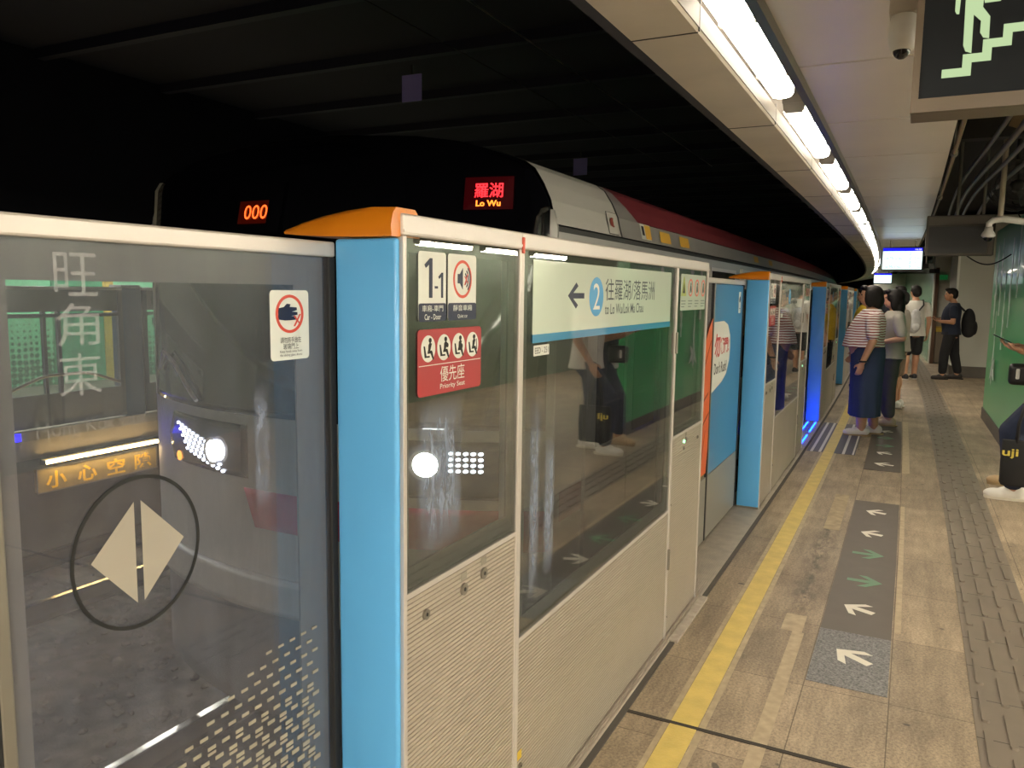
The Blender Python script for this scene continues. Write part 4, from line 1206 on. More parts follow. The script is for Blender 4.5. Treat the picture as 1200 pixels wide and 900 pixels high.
MATS_ = mat('queue_mat_speckled', '7b7a79', .7, vary=.6, scale=120)
AW = mat('mat_arrow_white', 'd8d2c2', .5, vary=.06, scale=20); AG = mat('mat_arrow_green', '5a8262', .5)
def arrow_pts(s, o, ang, L, W):
    """arrow in floor plane centred on (s,o); ang=0 points to the track (-o), turning towards +s"""
    raw = [(0, -.5), (.42, -.05), (.42, .20), (.10, -.16), (.10, .5), (-.10, .5), (-.10, -.16), (-.42, .20), (-.42, -.05)]
    ca, sa = math.cos(ang), math.sin(ang); out = []
    for a, b in raw:
        a *= W; b *= L
        ds = a*ca-b*sa; do = a*sa+b*ca
        out.append(P(s+ds, o+do, 0)[:2])
    return out
def queue_mat(s0, s1, label, speck, arrows):
    t = thing('queue_mat', label, 'floor mat', P((s0+s1)/2, -.15, 0), 0, 'queue mats with arrows')
    org = P((s0+s1)/2, -.15, 0)
    def put(name, mb, m): mb.xf(lambda v: v-org); return obj(name, mb, m, t)
    a = s0+(.55 if speck else 0)
    if speck: put('speckled_mat', strip(s0, a, -.297, -.006, .0002, .0026)[0], MATS_)
    put('mat', strip(a+.001, s1, -.297, -.006, .0002, .0024)[0], MATD)
    for (s, o, ang, k, L) in arrows:
        n = MB().prism_z(arrow_pts(s, o, ang, L, .13*1.5 if k else .13*1.6), .0027, .0034)
        put('white_arrow' if k else 'green_arrow', fix(n), AW if k else AG)
def arrows_for(b, first):
    return [(b+.30, -.145, .62 if first else .25, 1, .165), (b+.86, -.155, .42, 1, .145), (b+1.28, -.15, PI, 0, .17), (b+1.77, -.155, PI, 0, .17), (b+2.22, -.155, .25, 1, .13), (b+2.78, -.15, .25, 1, .13)]
names = ['nearest dark queue mat with a speckled first tile and white and green arrows', 'dark queue mat under the feet of the woman in the striped shirt', 'dark queue mat under the man with the silver bag', 'far dark queue mat beyond the queue']
for i in range(4):
    b = 3.15+i*4.25
    queue_mat(b, b+3.08, names[i], i == 0, arrows_for(b, i == 0))
tag(obj('tape_strip', strip(3.8, 6.2, .004, .030, 0, .001)[0], PALE), 'worn pale tape along the right side of the nearest queue mat', 'tape')
tag(obj('tape_strip', strip(7.4, 10.5, .004, .062, 0, .001)[0], PALE), 'worn pale tape along the right side of the second queue mat', 'tape')
# striped pad at the third doorway
t = thing('striped_pad', 'dark pad with white stripes on the floor of the blue lit doorway', 'floor pad', P(9, -.7, 0), 0)
org = P(9, -.7, 0)
for nm, o0, o1, z, m in (('pad', -.832, -.685, .0022, mat('pad_slate', '55535c', .6)), ('pad', -.585, -.40, .0022, mat('pad_slate', '55535c', .6)),
                     ('stripe', -.80, -.775, .003, mat('pad_white', 'c9c5c0', .5)), ('stripe', -.725, -.70, .003, mat('pad_white', 'c9c5c0', .5)), ('stripe', -.515, -.49, .003, mat('pad_white', 'c9c5c0', .5)), ('stripe', -.425, -.41, .003, mat('pad_white', 'c9c5c0', .5))):
    obj(nm, strip(8.02, 9.95, o0, o1, .0003, z)[0].xf(lambda v: v-org), m, t)
# tactile guide strip
TACT = mat('tactile_grey_brown', '73685a', .5, vary=.10, scale=6)
t = thing('tactile_strip', 'grey brown tactile guide path with raised bars along the platform', 'tactile paving', P(3, .42, 0), 0)
org = P(3, .42, 0)
obj('base_tile', strip(-12, 50, .276, .566, 0, .002)[0].xf(lambda v: v-org), TACT, t)
bars = MB(); grooves = MB()
for i in range(-8, 100):
    for c in range(4):
        s = i*.31+(.155 if c % 2 else 0); o = .312+c*.073
        pts = []
        for k in range(7):
            a = PI*k/6; pts.append((s+.262+.012*math.sin(a), o-.013*math.cos(a)))
        for k in range(7):
            a = PI*k/6; pts.append((s+.03-.012*math.sin(a), o+.013*math.cos(a)))
        b1 = [P(a, b, 0)[:2] for a, b in pts]
        cen = P(s+.14, o)
        b2 = [(cen.x+(x-cen.x)*.93, cen.y+(y-cen.y)*.93) for x, y in b1]
        n = len(b1)
        bars.add([(x, y, .002) for x, y in b1]+[(x, y, .0075) for x, y in b2], [tuple(range(n, 2*n))]+[(j, (j+1) % n, (j+1) % n+n, j+n) for j in range(n)])
        b3 = [(cen.x+(x-cen.x)*1.10, cen.y+(y-cen.y)*1.03) for x, y in b1]
k = obj('guide_bars', bars.xf(lambda v: v-org), TACT, t); k['kind'] = 'stuff'
for i in range(-13, 170):
    s = i*.3
    grooves.add(*(lambda m: (m.v, m.f))(strip(s, s+.004, .276, .566, .0021, .0025)[0]))
k = obj('tile_joints', grooves.xf(lambda v: v-org), mat('dark_joint', '4b4640', .8), t); k['kind'] = 'stuff'

# ---------------------------------------------------------------- blue gap lights of the third doorway
BL = glow('blue_strip_glow', '0c30ff', 24)
for i, (s0, s1, o, lab) in enumerate(((9.05, 9.80, -1.000, 'blue glowing floor light beside the gate doors, under the third pillar'), (9.10, 9.80, -.915, 'blue glowing floor light on the platform side, under the third pillar'), (8.17, 8.85, -.915, 'nearer blue glowing floor light at the start of the third doorway'))):
    t, L = on_chord('floor_light', lab, 'floor light', s0, s1, o, .0095, 'blue floor lights of the third doorway')
    obj('lens', MB().bbox(0, L, -.008, .008, .001, .010, .003), BL, t)
    obj('housing', border(-.008, L+.008, 0, .004, .006, .006, .001, .001, -.012, -.0085).box(-.008, L+.008, .0085, .012, 0, .004), STEEL, t)

# ---------------------------------------------------------------- emergency exit sign overhead
SGN = mat('sign_bronze_frame', '6f6457', .35, .5)
t = thing('exit_sign', 'black hanging box sign with a glowing figure running up stairs', 'exit sign', P(2.2, 0, 1.94), head(2.2))
Z = lambda z: z-1.94
obj('housing', MB().bbox(-.050, .60, .004, .12, 0, .372, .003), SGN, t)
obj('face_panel', MB().box(-.034, .584, -.001, .004, .032, .345), mat('sign_black_face', '10161c', .5, spec=.25), t)
obj('frame', border(-.050, .60, 0, .372, .016, .016, .032, .027, -.010, .0045), SGN, t)
GP = glow('pale_green_glow', 'd2ecb4', .62)
stp_up = [(.012, 2.017), (.012, 2.036), (.0535, 2.036), (.0535, 2.066), (.0925, 2.066), (.0925, 2.095), (.1315, 2.095), (.1315, 2.124), (.1705, 2.124), (.1705, 2.153), (.2095, 2.153), (.2095, 2.182), (.30, 2.182)]
stp_lo = [(.30, 2.163), (.2285, 2.163), (.2285, 2.134), (.1895, 2.134), (.1895, 2.105), (.150, 2.105), (.150, 2.076), (.1115, 2.076), (.1115, 2.047), (.0725, 2.047), (.0725, 2.017)]
obj('stairs_pictogram', fix(MB().prism([(a, Z(b)) for a, b in (stp_up+stp_lo)][::-1], -.004, -.0012)), GP, t)
fig = MB()
fig.prism([(a, Z(b)) for a, b in [(.050, 2.235), (.0525, 2.087), (.058, 2.073), (.0705, 2.068), (.0695, 2.154), (.085, 2.138), (.085, 2.112), (.092, 2.100), (.104, 2.097), (.103, 2.145), (.087, 2.168), (.089, 2.235)]][::-1], -.004, -.0012)
fig.prism([(a, Z(b)) for a, b in [(.030, 2.215), (.0305, 2.167), (.034, 2.160), (.0395, 2.159), (.041, 2.200), (.055, 2.218), (.052, 2.236)]][::-1], -.004, -.0012)
fig.prism([(a, Z(b)) for a, b in [(.087, 2.234), (.100, 2.190), (.124, 2.190), (.122, 2.177), (.090, 2.177), (.082, 2.215)]][::-1], -.004, -.0012)
fig.prism([(.071+.017*math.cos(2*PI*i/20), Z(2.258)+.017*math.sin(2*PI*i/20)) for i in range(20)], -.004, -.0012)
obj('running_figure', fix(fig), GP, t)
for x in (.06, .50): obj('hanger', MB().tube([(x, .06, .37), (x, .06, 1.16)], .012, 8), STEEL, t)

# small dome camera by the sign
t = thing('dome_camera', 'small white dome camera on a bracket left of the exit sign', 'camera', P(2.42, -.085, 2.12), head(2.42))
obj('bracket', MB().bbox(-.035, .04, -.03, .05, .12, .198, .004), mat('camera_beige', 'b3aa9d', .5), t)
obj('body', MB().loft([(.03, 0, 0, .028, .028), (.06, 0, 0, .036, .036), (.09, 0, 0, .036, .036), (.12, 0, 0, .030, .030)], 20), mat('camera_white', 'dcdad4', .4), t, smooth=True)
obj('dome', MB().ell((0, 0, .032), (.022, .022, .024)), TGL, t, smooth=True)
obj('arm', MB().tube([(.02, .05, .17), (.05, .15, .19)], .012, 8), STEEL, t)

# black box sign seen from behind
t = thing('hanging_display', 'large dark grey hanging display box turned away from us', 'display', P(8.5, .07, 1.885), head(8.5))
obj('housing', MB().bbox(0, .56, .0, .14, 0, .37, .006), mat('display_frame_brown', '46413a', .45, .3), t)
obj('back_panel', MB().box(.022, .50, -.006, .002, .022, .265), mat('display_black', '131312', .4), t)
obj('upper_band', MB().box(.02, .54, -.006, .002, .285, .355), mat('display_band', '544e46', .45, .3), t)
obj('side_rail', MB().box(.51, .545, -.008, .002, .01, .36), mat('display_band', '544e46', .45, .3), t)
for x in (.25, .46): obj('hanger', MB().tube([(x, .07, .365), (x, .07, 1.22)], .014, 8), STEEL, t)

def monitor(label, s, o0, o1, z0, z1, rows, emit):
    t = thing('departure_monitor', label, 'screen', P(s, o0, z0), head(s))
    w = o1-o0; h = z1-z0
    obj('housing', MB().bbox(0, w, .0, .08, 0, h, .006), BLACK, t)
    obj('bezel', border(0, w, 0, h, .016, .016, .03, .016, -.008, .0), BLACK, t)
    scr = obj('screen', MB().box(.016, w-.016, -.003, .0, .03, h-.016), glow('screen_pale_cyan', 'e2fbf8', emit), t)
    obj('screen_header', MB().box(.016, w-.016, -.004, -.0031, h-.062, h-.016), glow('screen_blue', '1a1ad0', emit), scr)
    if rows:
        for i, (tx_, c) in enumerate(rows):
            zz = h-.062-(i+1)*(h-.095)/4+.012
            col = glow('screen_text_teal', '2f8f8a', .8) if i % 2 else glow('screen_text_grey', '9aa3a8', .9)
            obj('screen_text', text_mb(tx_, .03, .03+.022*len(tx_), zz, zz+.042, -.0045), col, scr)
            obj('screen_text', text_mb('②' if False else '2', w*.66, w*.66+.03, zz, zz+.04, -.0045), glow('screen_cyan_mark', '3fc8c8', .9), scr)
            obj('screen_text', text_mb(c, w*.80, w*.80+.08, zz, zz+.036, -.0045), col, scr)
        obj('screen_text', text_mb('10:20', w-.11, w-.03, h-.050, h-.028, -.0048), glow('screen_white', 'ffffff', 1.0), scr)
    for x in (w*.2, w*.8): obj('hanger', MB().tube([(x, .04, h-.01), (x, .04, 2.318-z0)], .012, 8), STEEL, t)
    return t
monitor('nearer blue and white departure screen hanging over the platform', 13.0, -.395, .155, 1.865, 2.218, [('Lo Wu', '1 min'), ('Lok Ma Chau', '5 min'), ('Lo Wu', '9 min'), ('Lok Ma Chau', '12 min')], 1.35)
monitor('farther small blue and white departure screen over the crowd', 24.0, -.58, -.115, 1.827, 2.13, None, 1.35)

# dome camera on a wall arm in front of the green wall
t = thing('dome_camera', 'white dome camera on a curved arm above the green wall', 'camera', P(7.95, .535, 1.96), head(7.95))
CW = mat('camera_white', 'dcdad4', .4)
obj('shell', MB().loft([(.05, 0, 0, .040, .040), (.065, 0, 0, .056, .056), (.085, 0, 0, .050, .050), (.11, 0, 0, .034, .034), (.14, 0, 0, .030, .030)], 24), CW, t, smooth=True)
obj('dome', MB().ell((0, 0, .05), (.036, .036, .036)), TGL, t, smooth=True)
obj('arm', MB().tube([(0, 0, .12), (0, 0, .17), (.03, 0, .195), (.10, 0, .205), (.30, 0, .17)], [.026, .026, .026, .026, .03], 12), CW, t, smooth=True)
obj('mount', MB().bbox(.27, .33, -.05, .05, .11, .24, .006), CW, t)
obj('pole', MB().tube([(.08, .02, .18), (.08, .02, 1.08)], .022, 12), mat('pole_beige', 'a89e8c', .45), t)

# wall fan, conduits and cables in the dark void on the right
t = thing('wall_fan', 'dark round wall fan above the green wall', 'fan', P(8.8, .80, 2.54), head(8.8))
FAN = mat('fan_dark', '2c2b29', .5)
for j, rr in enumerate((.10, .14, .18, .22)):
    obj('guard_ring', MB().tube([(rr*math.cos(2*PI*i/32), -.05+.01*j, rr*math.sin(2*PI*i/32)) for i in range(33)], .004, 6), FAN, t)
obj('guard_ring', MB().tube([(.235*math.cos(2*PI*i/32), .0, .235*math.sin(2*PI*i/32)) for i in range(33)], .008, 6), FAN, t)
for i in range(4):
    a = i*PI/2+.4
    obj('blade', fix(MB().prism([(math.cos(a)*.03-math.sin(a)*.02, math.sin(a)*.03+math.cos(a)*.02), (math.cos(a)*.18-math.sin(a)*.06, math.sin(a)*.18+math.cos(a)*.06), (math.cos(a)*.20+math.sin(a)*.04, math.sin(a)*.20-math.cos(a)*.04), (math.cos(a)*.04+math.sin(a)*.02, math.sin(a)*.04-math.cos(a)*.02)], -.01, -.004)), FAN, t)
obj('motor', MB().ell((0, .03, 0), (.06, .09, .06)), FAN, t, smooth=True)
obj('bracket', MB().tube([(0, .08, 0), (0, .10, .56)], .02, 8), FAN, t)
CND = mat('grey_conduit', '6a655d', .45, .3)
for i, (o, z) in enumerate(((.41, 2.60), (.48, 2.54), (.55, 2.51), (.73, 2.56))):
    pts = [P(s, o+.05*math.sin(s*.5), z+.03*math.sin(s*.8))[:] for s in np.arange(2.5, 16, .3)]
    tag(obj('conduit', MB().tube(pts, .016+.004*(i % 2), 8), CND, smooth=True), 'grey cable conduit running in the dark void, %s from the ceiling panels' % ORD[i], 'conduit', 'conduits in the ceiling void')
t = thing('sprinkler_pipe', 'pale thin pipe with joints along the right edge of the ceiling panels', 'pipe', P(5, .155, 2.39), 0)
org = P(5, .155, 2.39)
obj('pipe', MB().tube([(P(s, .155, 2.39)-org)[:] for s in np.arange(3.4, 18, .4)], .013, 8), mat('pipe_brown', '86704e', .4, .3), t, smooth=True)
for s in (5.7, 8.2, 11, 14):
    obj('joint', MB().tube([(P(s, .155, 2.39)-org)[:], (P(s+.08, .155, 2.39)-org)[:]], .022, 10), STEEL, t)
    obj('bracket', MB().tube([(P(s+.04, .155, 2.39)-org)[:], (P(s+.04, .155, 3.085)-org)[:]], .006, 6), STEEL, t)
for i, (s, o, z, lab) in enumerate(((4.6, .42, 2.66, 'dark beam in the service void behind the exit sign'), (7.2, .42, 2.72, 'dark beam in the service void above the hanging display'))):
    m_ = strip(s, s+.14, .2, 2.4, z, z+.2)[0]
    tag(obj('void_beam', m_, mat('void_dark', '211f1e', .7)), lab, 'beam')
t = thing('void_signboard', 'small tilted wooden-brown panel hanging in the dark void', 'board', P(6.2, .50, 2.62), head(6.2))
obj('panel', MB().prism([(-.03, 0), (.10, -.05), (.12, .16), (.05, .22)], 0, .02), mat('panel_brown', '6f5a38', .6), t)
obj('strap', MB().box(.06, .075, .0, .01, .2, .48), STEEL, t)
w_ = MB().tube([(P(9.3, .45+.02*i, 0)+Vector((0, 0, 1.93-.10*math.sin(PI*i/20)-(.0 if i < 18 else .0))))[:] for i in range(21)], .006, 6)
tag(obj('cable_loop', w_, RUBBER, smooth=True), 'thin black cable drooping below the hanging display', 'cable')
w_ = MB().tube([(P(8.9, .78+.011*i, 0)+Vector((0, 0, 2.40-.28*math.sin(PI*i/40))))[:] for i in range(21)], .006, 6)
tag(obj('cable_loop', w_, RUBBER, smooth=True), 'thin black cable drooping beside the dome camera', 'cable')
# door signs, far fittings
t = thing('exit_plate', 'small green plate above the far brown door', 'sign', P(20.1, .755, 1.88), head(20.1))
obj('plate', MB().bbox(0, .16, 0, .02, 0, .11, .004), mat('plate_green', '1f7a3e', .4, emit=.15), t)
t = thing('wall_box', 'small yellow box on the far wall behind the man with the backpack', 'box', P(20.12, .76, .72), head(20.12))
obj('box', MB().bbox(0, .16, .0, .06, 0, .12, .006), mat('box_yellow', 'c9a73c', .5), t)
obj('box_lid', MB().bbox(-.003, .163, -.006, .01, .09, .12, .003), mat('box_yellow_dark', 'a98a30', .5), t)
for i, (s, o, z) in enumerate(((15.5, .30, 2.02), (18.5, .55, 2.02))):
    t = thing('bullet_camera', ('nearer' if i == 0 else 'farther')+' dark bullet camera under the ceiling edge beyond the departure screen', 'camera', P(s, o, z), head(s)+.5)
    obj('body', MB().bbox(-.05, .05, -.12, .10, -.04, .05, .012), mat('camera_dark', '2b2a29', .4), t)
    obj('arm', MB().tube([(0, .05, .04), (0, .05, .33)], .014, 8), STEEL, t)

# ---------------------------------------------------------------- people
def bake(mb, voxel, smooth=4):
    me = bpy.data.meshes.new('tmp'); me.from_pydata(mb.v, [], mb.f); me.update()
    o = bpy.data.objects.new('tmp', me); COL.objects.link(o)
    r = o.modifiers.new('r', 'REMESH'); r.mode = 'VOXEL'; r.voxel_size = voxel
    if smooth:
        sm_ = o.modifiers.new('s', 'SMOOTH'); sm_.iterations = smooth; sm_.factor = .5
    bpy.context.view_layer.update()
    ev = o.evaluated_get(bpy.context.evaluated_depsgraph_get())
    n = bpy.data.meshes.new_from_object(ev)
    n.polygons.foreach_set('use_smooth', [True]*len(n.polygons))
    bpy.data.objects.remove(o); bpy.data.meshes.remove(me)
    n.materials.clear()
    return n
def soft(name, mb, m, parent, voxel=.008, smooth=4):
    me = bake(fix(mb), voxel, smooth); me.name = name
    me.materials.append(m)
    o = bpy.data.objects.new(name, me); COL.objects.link(o); o.parent = parent
    return o
def chain(mb, pts, rs, seg=12):
    """tapered limb with round joints"""
    pts = [Vector(p) for p in pts]
    for i in range(len(pts)-1):
        mb.tube([pts[i], pts[i+1]], [rs[i], rs[i+1]], seg)
    for p, r in zip(pts, rs): mb.ell(p, (r, r, r), 12, 8)
    return mb
def hand(mb, wrist, d, n, side, curl=.5, k=1.0):
    """d finger direction, n palm normal; side +1: thumb towards n x d"""
    d = Vector(d).normalized(); n = Vector(n); n = (n-d*n.dot(d)).normalized(); w = n.cross(d)*side
    wrist = Vector(wrist)
    rot = Matrix((d, w, n)).transposed()
    mb.ell(wrist+d*.045*k, (.048*k, .038*k, .016*k), 14, 8, rot)
    for i, (off, L) in enumerate(((.027, .070), (.009, .078), (-.009, .072), (-.026, .056))):
        b = wrist+d*.078*k+w*off*k
        a1 = curl*.5; a2 = curl*1.2; a3 = curl*1.7
        p = [b]
        for a, f in ((a1, .45), (a2, .30), (a3, .25)):
            p.append(p[-1]+(d*math.cos(a)+n*math.sin(a))*L*f*k)
        chain(mb, p, [.0095*k, .009*k, .0082*k, .007*k], 8)
    tb = wrist+d*.022*k+w*.030*k
    chain(mb, [tb, tb+(d*.55+w*.65+n*.25).normalized()*.035*k, tb+(d*.55+w*.65+n*.25).normalized()*.035*k+(d*.9+n*.35).normalized()*.028*k], [.012*k, .0105*k, .008*k], 8)

SKIN = mat('skin_tan', 'b98a6d', .5, vary=.05, scale=20); SKIN2 = mat('skin_warm', 'a97a5c', .5, vary=.05, scale=20)
HAIR = mat('black_hair', '15110f', .62, spec=.25, vary=.3, scale=60, stretch=(1, 1, .15))
EYEM = mat('eye_dark', '1a1412', .3); LIP = mat('lip_rose', '94564b', .5)
def stripes():
    m = bpy.data.materials.new('red_white_striped_knit'); m.use_nodes = True
    nt = m.node_tree; N = nt.nodes.new; L = nt.links.new; b = nt.nodes['Principled BSDF']
    tc = N('ShaderNodeTexCoord'); sp = N('ShaderNodeSeparateXYZ'); L(tc.outputs['Object'], sp.inputs[0])
    wv = N('ShaderNodeTexNoise'); wv.inputs['Scale'].default_value = 5; L(tc.outputs['Object'], wv.inputs['Vector'])
    a = N('ShaderNodeMath'); a.operation = 'MULTIPLY_ADD'; L(wv.outputs['Fac'], a.inputs[0]); a.inputs[1].default_value = .03; L(sp.outputs['Z'], a.inputs[2])
    d = N('ShaderNodeMath'); d.operation = 'DIVIDE'; L(a.outputs[0], d.inputs[0]); d.inputs[1].default_value = .027
    f = N('ShaderNodeMath'); f.operation = 'FRACT'; L(d.outputs[0], f.inputs[0])
    g = N('ShaderNodeMath'); g.operation = 'LESS_THAN'; L(f.outputs[0], g.inputs[0]); g.inputs[1].default_value = .42
    mx = N('ShaderNodeMix'); mx.data_type = 'RGBA'; L(g.outputs[0], mx.inputs['Factor']); mx.inputs['A'].default_value = lin('dcd6cf'); mx.inputs['B'].default_value = lin('8c3f38')
    L(mx.outputs['Result'], b.inputs['Base Color']); b.inputs['Roughness'].default_value = .85
    return m
def cloth(name, c, vary=.12, scale=10): return mat(name, c, .88, vary=vary, scale=scale, bump=.25, bscale=14)

def torso_secs(z0, g, inf=0.0, belly=0.0, k=1.0):
    base = [(.74, .0, .110, .150), (.82, -.005, .120, .165), (.92, .0, .112, .150), (1.02, .012, .112, .145), (1.12, .015, .120, .155), (1.22, .008, .115, .172), (1.28, .0, .098, .175), (1.325, -.008, .075, .145), (1.36, -.012, .055, .080), (1.385, -.010, .048, .056)]
    out = []
    for (z, cx, rx, ry) in base:
        if z < z0: continue
        e_ = belly*math.exp(-((z-1.0)/.16)**2)
        out.append((z*k, (cx+e_*.5)*k, 0, (rx*g+e_*.5+inf)*k, (ry*(1+(g-1)*.7)+inf)*k))
    return out
def human(label, s, o, ang, h=1.6, g=1.0, belly=0.0, arms=None, legs=None, skin=None, vox=.009, hair='short', headx=0.0, mask=False, shirt=None, hem=.80, sleeve=.5, bottom='trousers', bottom_m=None, bot_z=.08, shoe_m=None, shoe_c=None, shoulder=.175, collar=1.372):
    k = h/1.6; skin = skin or SKIN
    t = thing('person', label, 'person', P(s, o, 0), PI+head(s)+ang)
    V3 = lambda p: Vector(p)*k
    legs = legs or [((0, .085, .82), (.01, .09, .45), (-.01, .09, .075), .0), ((0, -.085, .82), (.01, -.09, .45), (-.01, -.09, .075), .0)]
    arms = arms or [((-.01, .19, 1.27), (-.04, .23, 1.02), (.03, .23, .80), (.05, 0, -1), (0, -1, 0), 1), ((-.01, -.19, 1.27), (-.04, -.23, 1.02), (.03, -.23, .80), (.05, 0, -1), (0, 1, 0), -1)]
    b = MB()
    b.loft(torso_secs(.70, g*.93, 0, belly, k), 24)
    b.ell(V3((0, 0, .80)), (.115*k*g, .15*k*g, .10*k))
    b.tube([V3((-.012, 0, 1.33)), V3((headx*.5+.0, 0, 1.45))], [.052*k, .050*k], 14)
    hx = headx
    b.ell(V3((hx-.005, 0, 1.515)), (.095*k, .076*k, .098*k), 20, 14)
    b.ell(V3((hx+.022, 0, 1.455)), (.066*k, .060*k, .068*k), 18, 12)
    b.ell(V3((hx+.052, 0, 1.418)), (.026*k, .030*k, .020*k), 12, 8)
    b.ell(V3((hx+.090, 0, 1.478)), (.020*k, .014*k, .020*k), 10, 8)
    b.ell(V3((hx+.078, 0, 1.505)), (.016*k, .010*k, .028*k), 10, 8)
    b.ell(V3((hx+.070, 0, 1.532)), (.020*k, .052*k, .012*k), 12, 8)
    b.ell(V3((hx+.074, 0, 1.440)), (.016*k, .026*k, .012*k), 10, 8)
    for sg in (1, -1): b.ell(V3((hx-.005, sg*.077, 1.49)), (.020*k, .010*k, .032*k), 10, 8)
    for (hp, kn, an, fa) in legs:
        chain(b, [V3(hp), V3(kn), V3(an)], [.082*k*g, .056*k*g, .040*k*g])
        mid = V3(kn).lerp(V3(an), .3); b.ell(mid+Vector((-.012*k, 0, 0)), (.056*k*g, .052*k*g, .11*k))
        ca, sa = math.cos(fa), math.sin(fa); A = V3(an)
        b.ell(A+Vector((ca*.06*k, sa*.06*k, -.035*k)), (.105*k, .038*k, .030*k), 14, 8, Matrix.Rotation(fa, 3, 'Z'))
    for (sh, el, wr, hd, pn, sd) in arms:
        chain(b, [V3(sh), V3(el), V3(wr)], [.046*k*(.6+.4*g), .040*k*(.6+.4*g), .027*k*(.7+.3*g)])
        hand(b, V3(wr), hd, pn, sd, .55, k)
    soft('body', b, skin, t, vox, 3)
    for sg in (1, -1):
        obj('eye', MB().ell(V3((hx+.078, sg*.030, 1.512)), (.010*k, .014*k, .008*k), 10, 8), EYEM, t, smooth=True)
    if not mask: obj('lips', MB().ell(V3((hx+.088, 0, 1.440)), (.008*k, .022*k, .008*k), 10, 8), LIP, t, smooth=True)
    else: soft('face_mask', MB().ell(V3((hx+.058, 0, 1.452)), (.055*k, .064*k, .052*k)), mat('mask_white', 'dcdcd8', .7), t, .01)
    # hair
    hm = MB()
    if hair == 'short':
        hm.ell(V3((hx-.018, 0, 1.535)), (.100*k, .085*k, .088*k), 20, 12)
        hm.ell(V3((hx-.055, 0, 1.50)), (.062*k, .078*k, .085*k), 16, 12)
        hm.ell(V3((hx+.045, 0, 1.592)), (.055*k, .062*k, .028*k), 14, 8)
    elif hair == 'bob':
        hm.ell(V3((hx-.030, 0, 1.522)), (.106*k, .092*k, .096*k), 20, 14)
        hm.ell(V3((hx-.066, 0, 1.45)), (.080*k, .088*k, .095*k), 20, 14)
        for sg in (1, -1): hm.ell(V3((hx-.008, sg*.078, 1.475)), (.060*k, .026*k, .095*k), 14, 10)
        hm.ell(V3((hx+.060, 0, 1.585)), (.042*k, .072*k, .030*k), 14, 8)
    elif hair == 'long':
        hm.ell(V3((hx-.022, 0, 1.52)), (.108*k, .094*k, .100*k), 20, 14)
        hm.ell(V3((hx-.070, 0, 1.40)), (.070*k, .095*k, .150*k), 20, 14)
        for sg in (1, -1): hm.ell(V3((hx-.02, sg*.076, 1.46)), (.055*k, .024*k, .11*k), 14, 10)
        hm.ell(V3((hx+.055, 0, 1.585)), (.045*k, .070*k, .028*k), 14, 8)
    soft('hair', hm, HAIR, t, max(vox, .009), 3)
    # shirt
    c = MB(); secs = torso_secs(hem, g, .024, belly, k)
    z0 = secs[0]; secs = [(hem*k, z0[1], 0, z0[3]+.014*k, z0[4]+.014*k)]+secs
    secs = [q for q in secs if q[0] <= collar*k]
    c.loft(secs, 28)
    for (sh, el, wr, hd, pn, sd) in arms:
        S, E = V3(sh), V3(el)
        if sleeve <= 1:
            chain(c, [S, S.lerp(E, sleeve)], [.066*k*(.5+.5*g), .062*k*(.5+.5*g)])
        else:
            chain(c, [S, E, E.lerp(V3(wr), sleeve-1)], [.066*k*(.5+.5*g), .056*k, .042*k])
    soft('shirt', c, shirt, t, max(vox, .010), 3)
    # lower clothes
    if bottom == 'skirt':
        sk = [(.99, .005, .155, .175), (.93, .005, .17, .19), (.82, 0, .172, .205), (.60, .0, .163, .215), (.40, .0, .160, .235), (.215, .0, .160, .250)]
        c = MB().loft([(z*k, cx*k, 0, rx*k, ry*k) for z, cx, rx, ry in sk[::-1]], 40)
        # hanging folds
        vs = []
        for (x, y, z) in c.v:
            a = math.atan2(y, x); f = max(0, (.85*k-z)/(.65*k)); r = 1+.055*f*math.sin(a*9+1.3)
            vs.append((x*r, y*r, z))
        c.v = vs
        soft('skirt', c, bottom_m, t, .009, 2)
    else:
        c = MB(); c.ell(V3((-.005, 0, .83)), (.128*k*g, .165*k*(1+(g-1)*.7), .13*k))
        for (hp, kn, an, fa) in legs:
            H_, K_, A_ = V3(hp), V3(kn), V3(an)
            if bottom == 'shorts':
                chain(c, [H_, K_.lerp(H_, .12)], [.100*k*g, .090*k*g])
            else:
                end = A_+Vector((0, 0, bot_z*k))
                chain(c, [H_, K_, end], [.100*k*g, .078*k*g, .066*k*g])
        soft('shorts' if bottom == 'shorts' else 'trousers', c, bottom_m, t, max(vox, .010), 3)
    # shoes
    for (hp, kn, an, fa) in legs:
        A = V3(an); R = Matrix.Rotation(fa, 3, 'Z'); lo_ = A.z-.075*k
        c = MB()
        for (x, z, rx, ry, rz) in ((.10, .036, .082, .049, .040), (.02, .048, .082, .047, .050), (-.035, .052, .054, .045, .052)):
            c.ell(A+R@Vector((x*k, 0, 0))+Vector((0, 0, (z-.075)*k)), (rx*k, ry*k, rz*k), 14, 10, R)
        sh_ = soft('shoe', c, shoe_m, t, .008, 3)
        so = MB().loft([(0, .035*k, 0, .138*k, .043*k), (.018*k, .035*k, 0, .140*k, .045*k)], 24, .8)
        so.v = [tuple((R@Vector(q))+Vector((A.x, A.y, lo_))) for q in so.v]
        obj('sole', so, shoe_c or mat('sole_grey', '8d877c', .7), sh_)
    return t
def rel(person, pt, k=1.0):
    return person.matrix_basis @ (Vector(pt)*k)
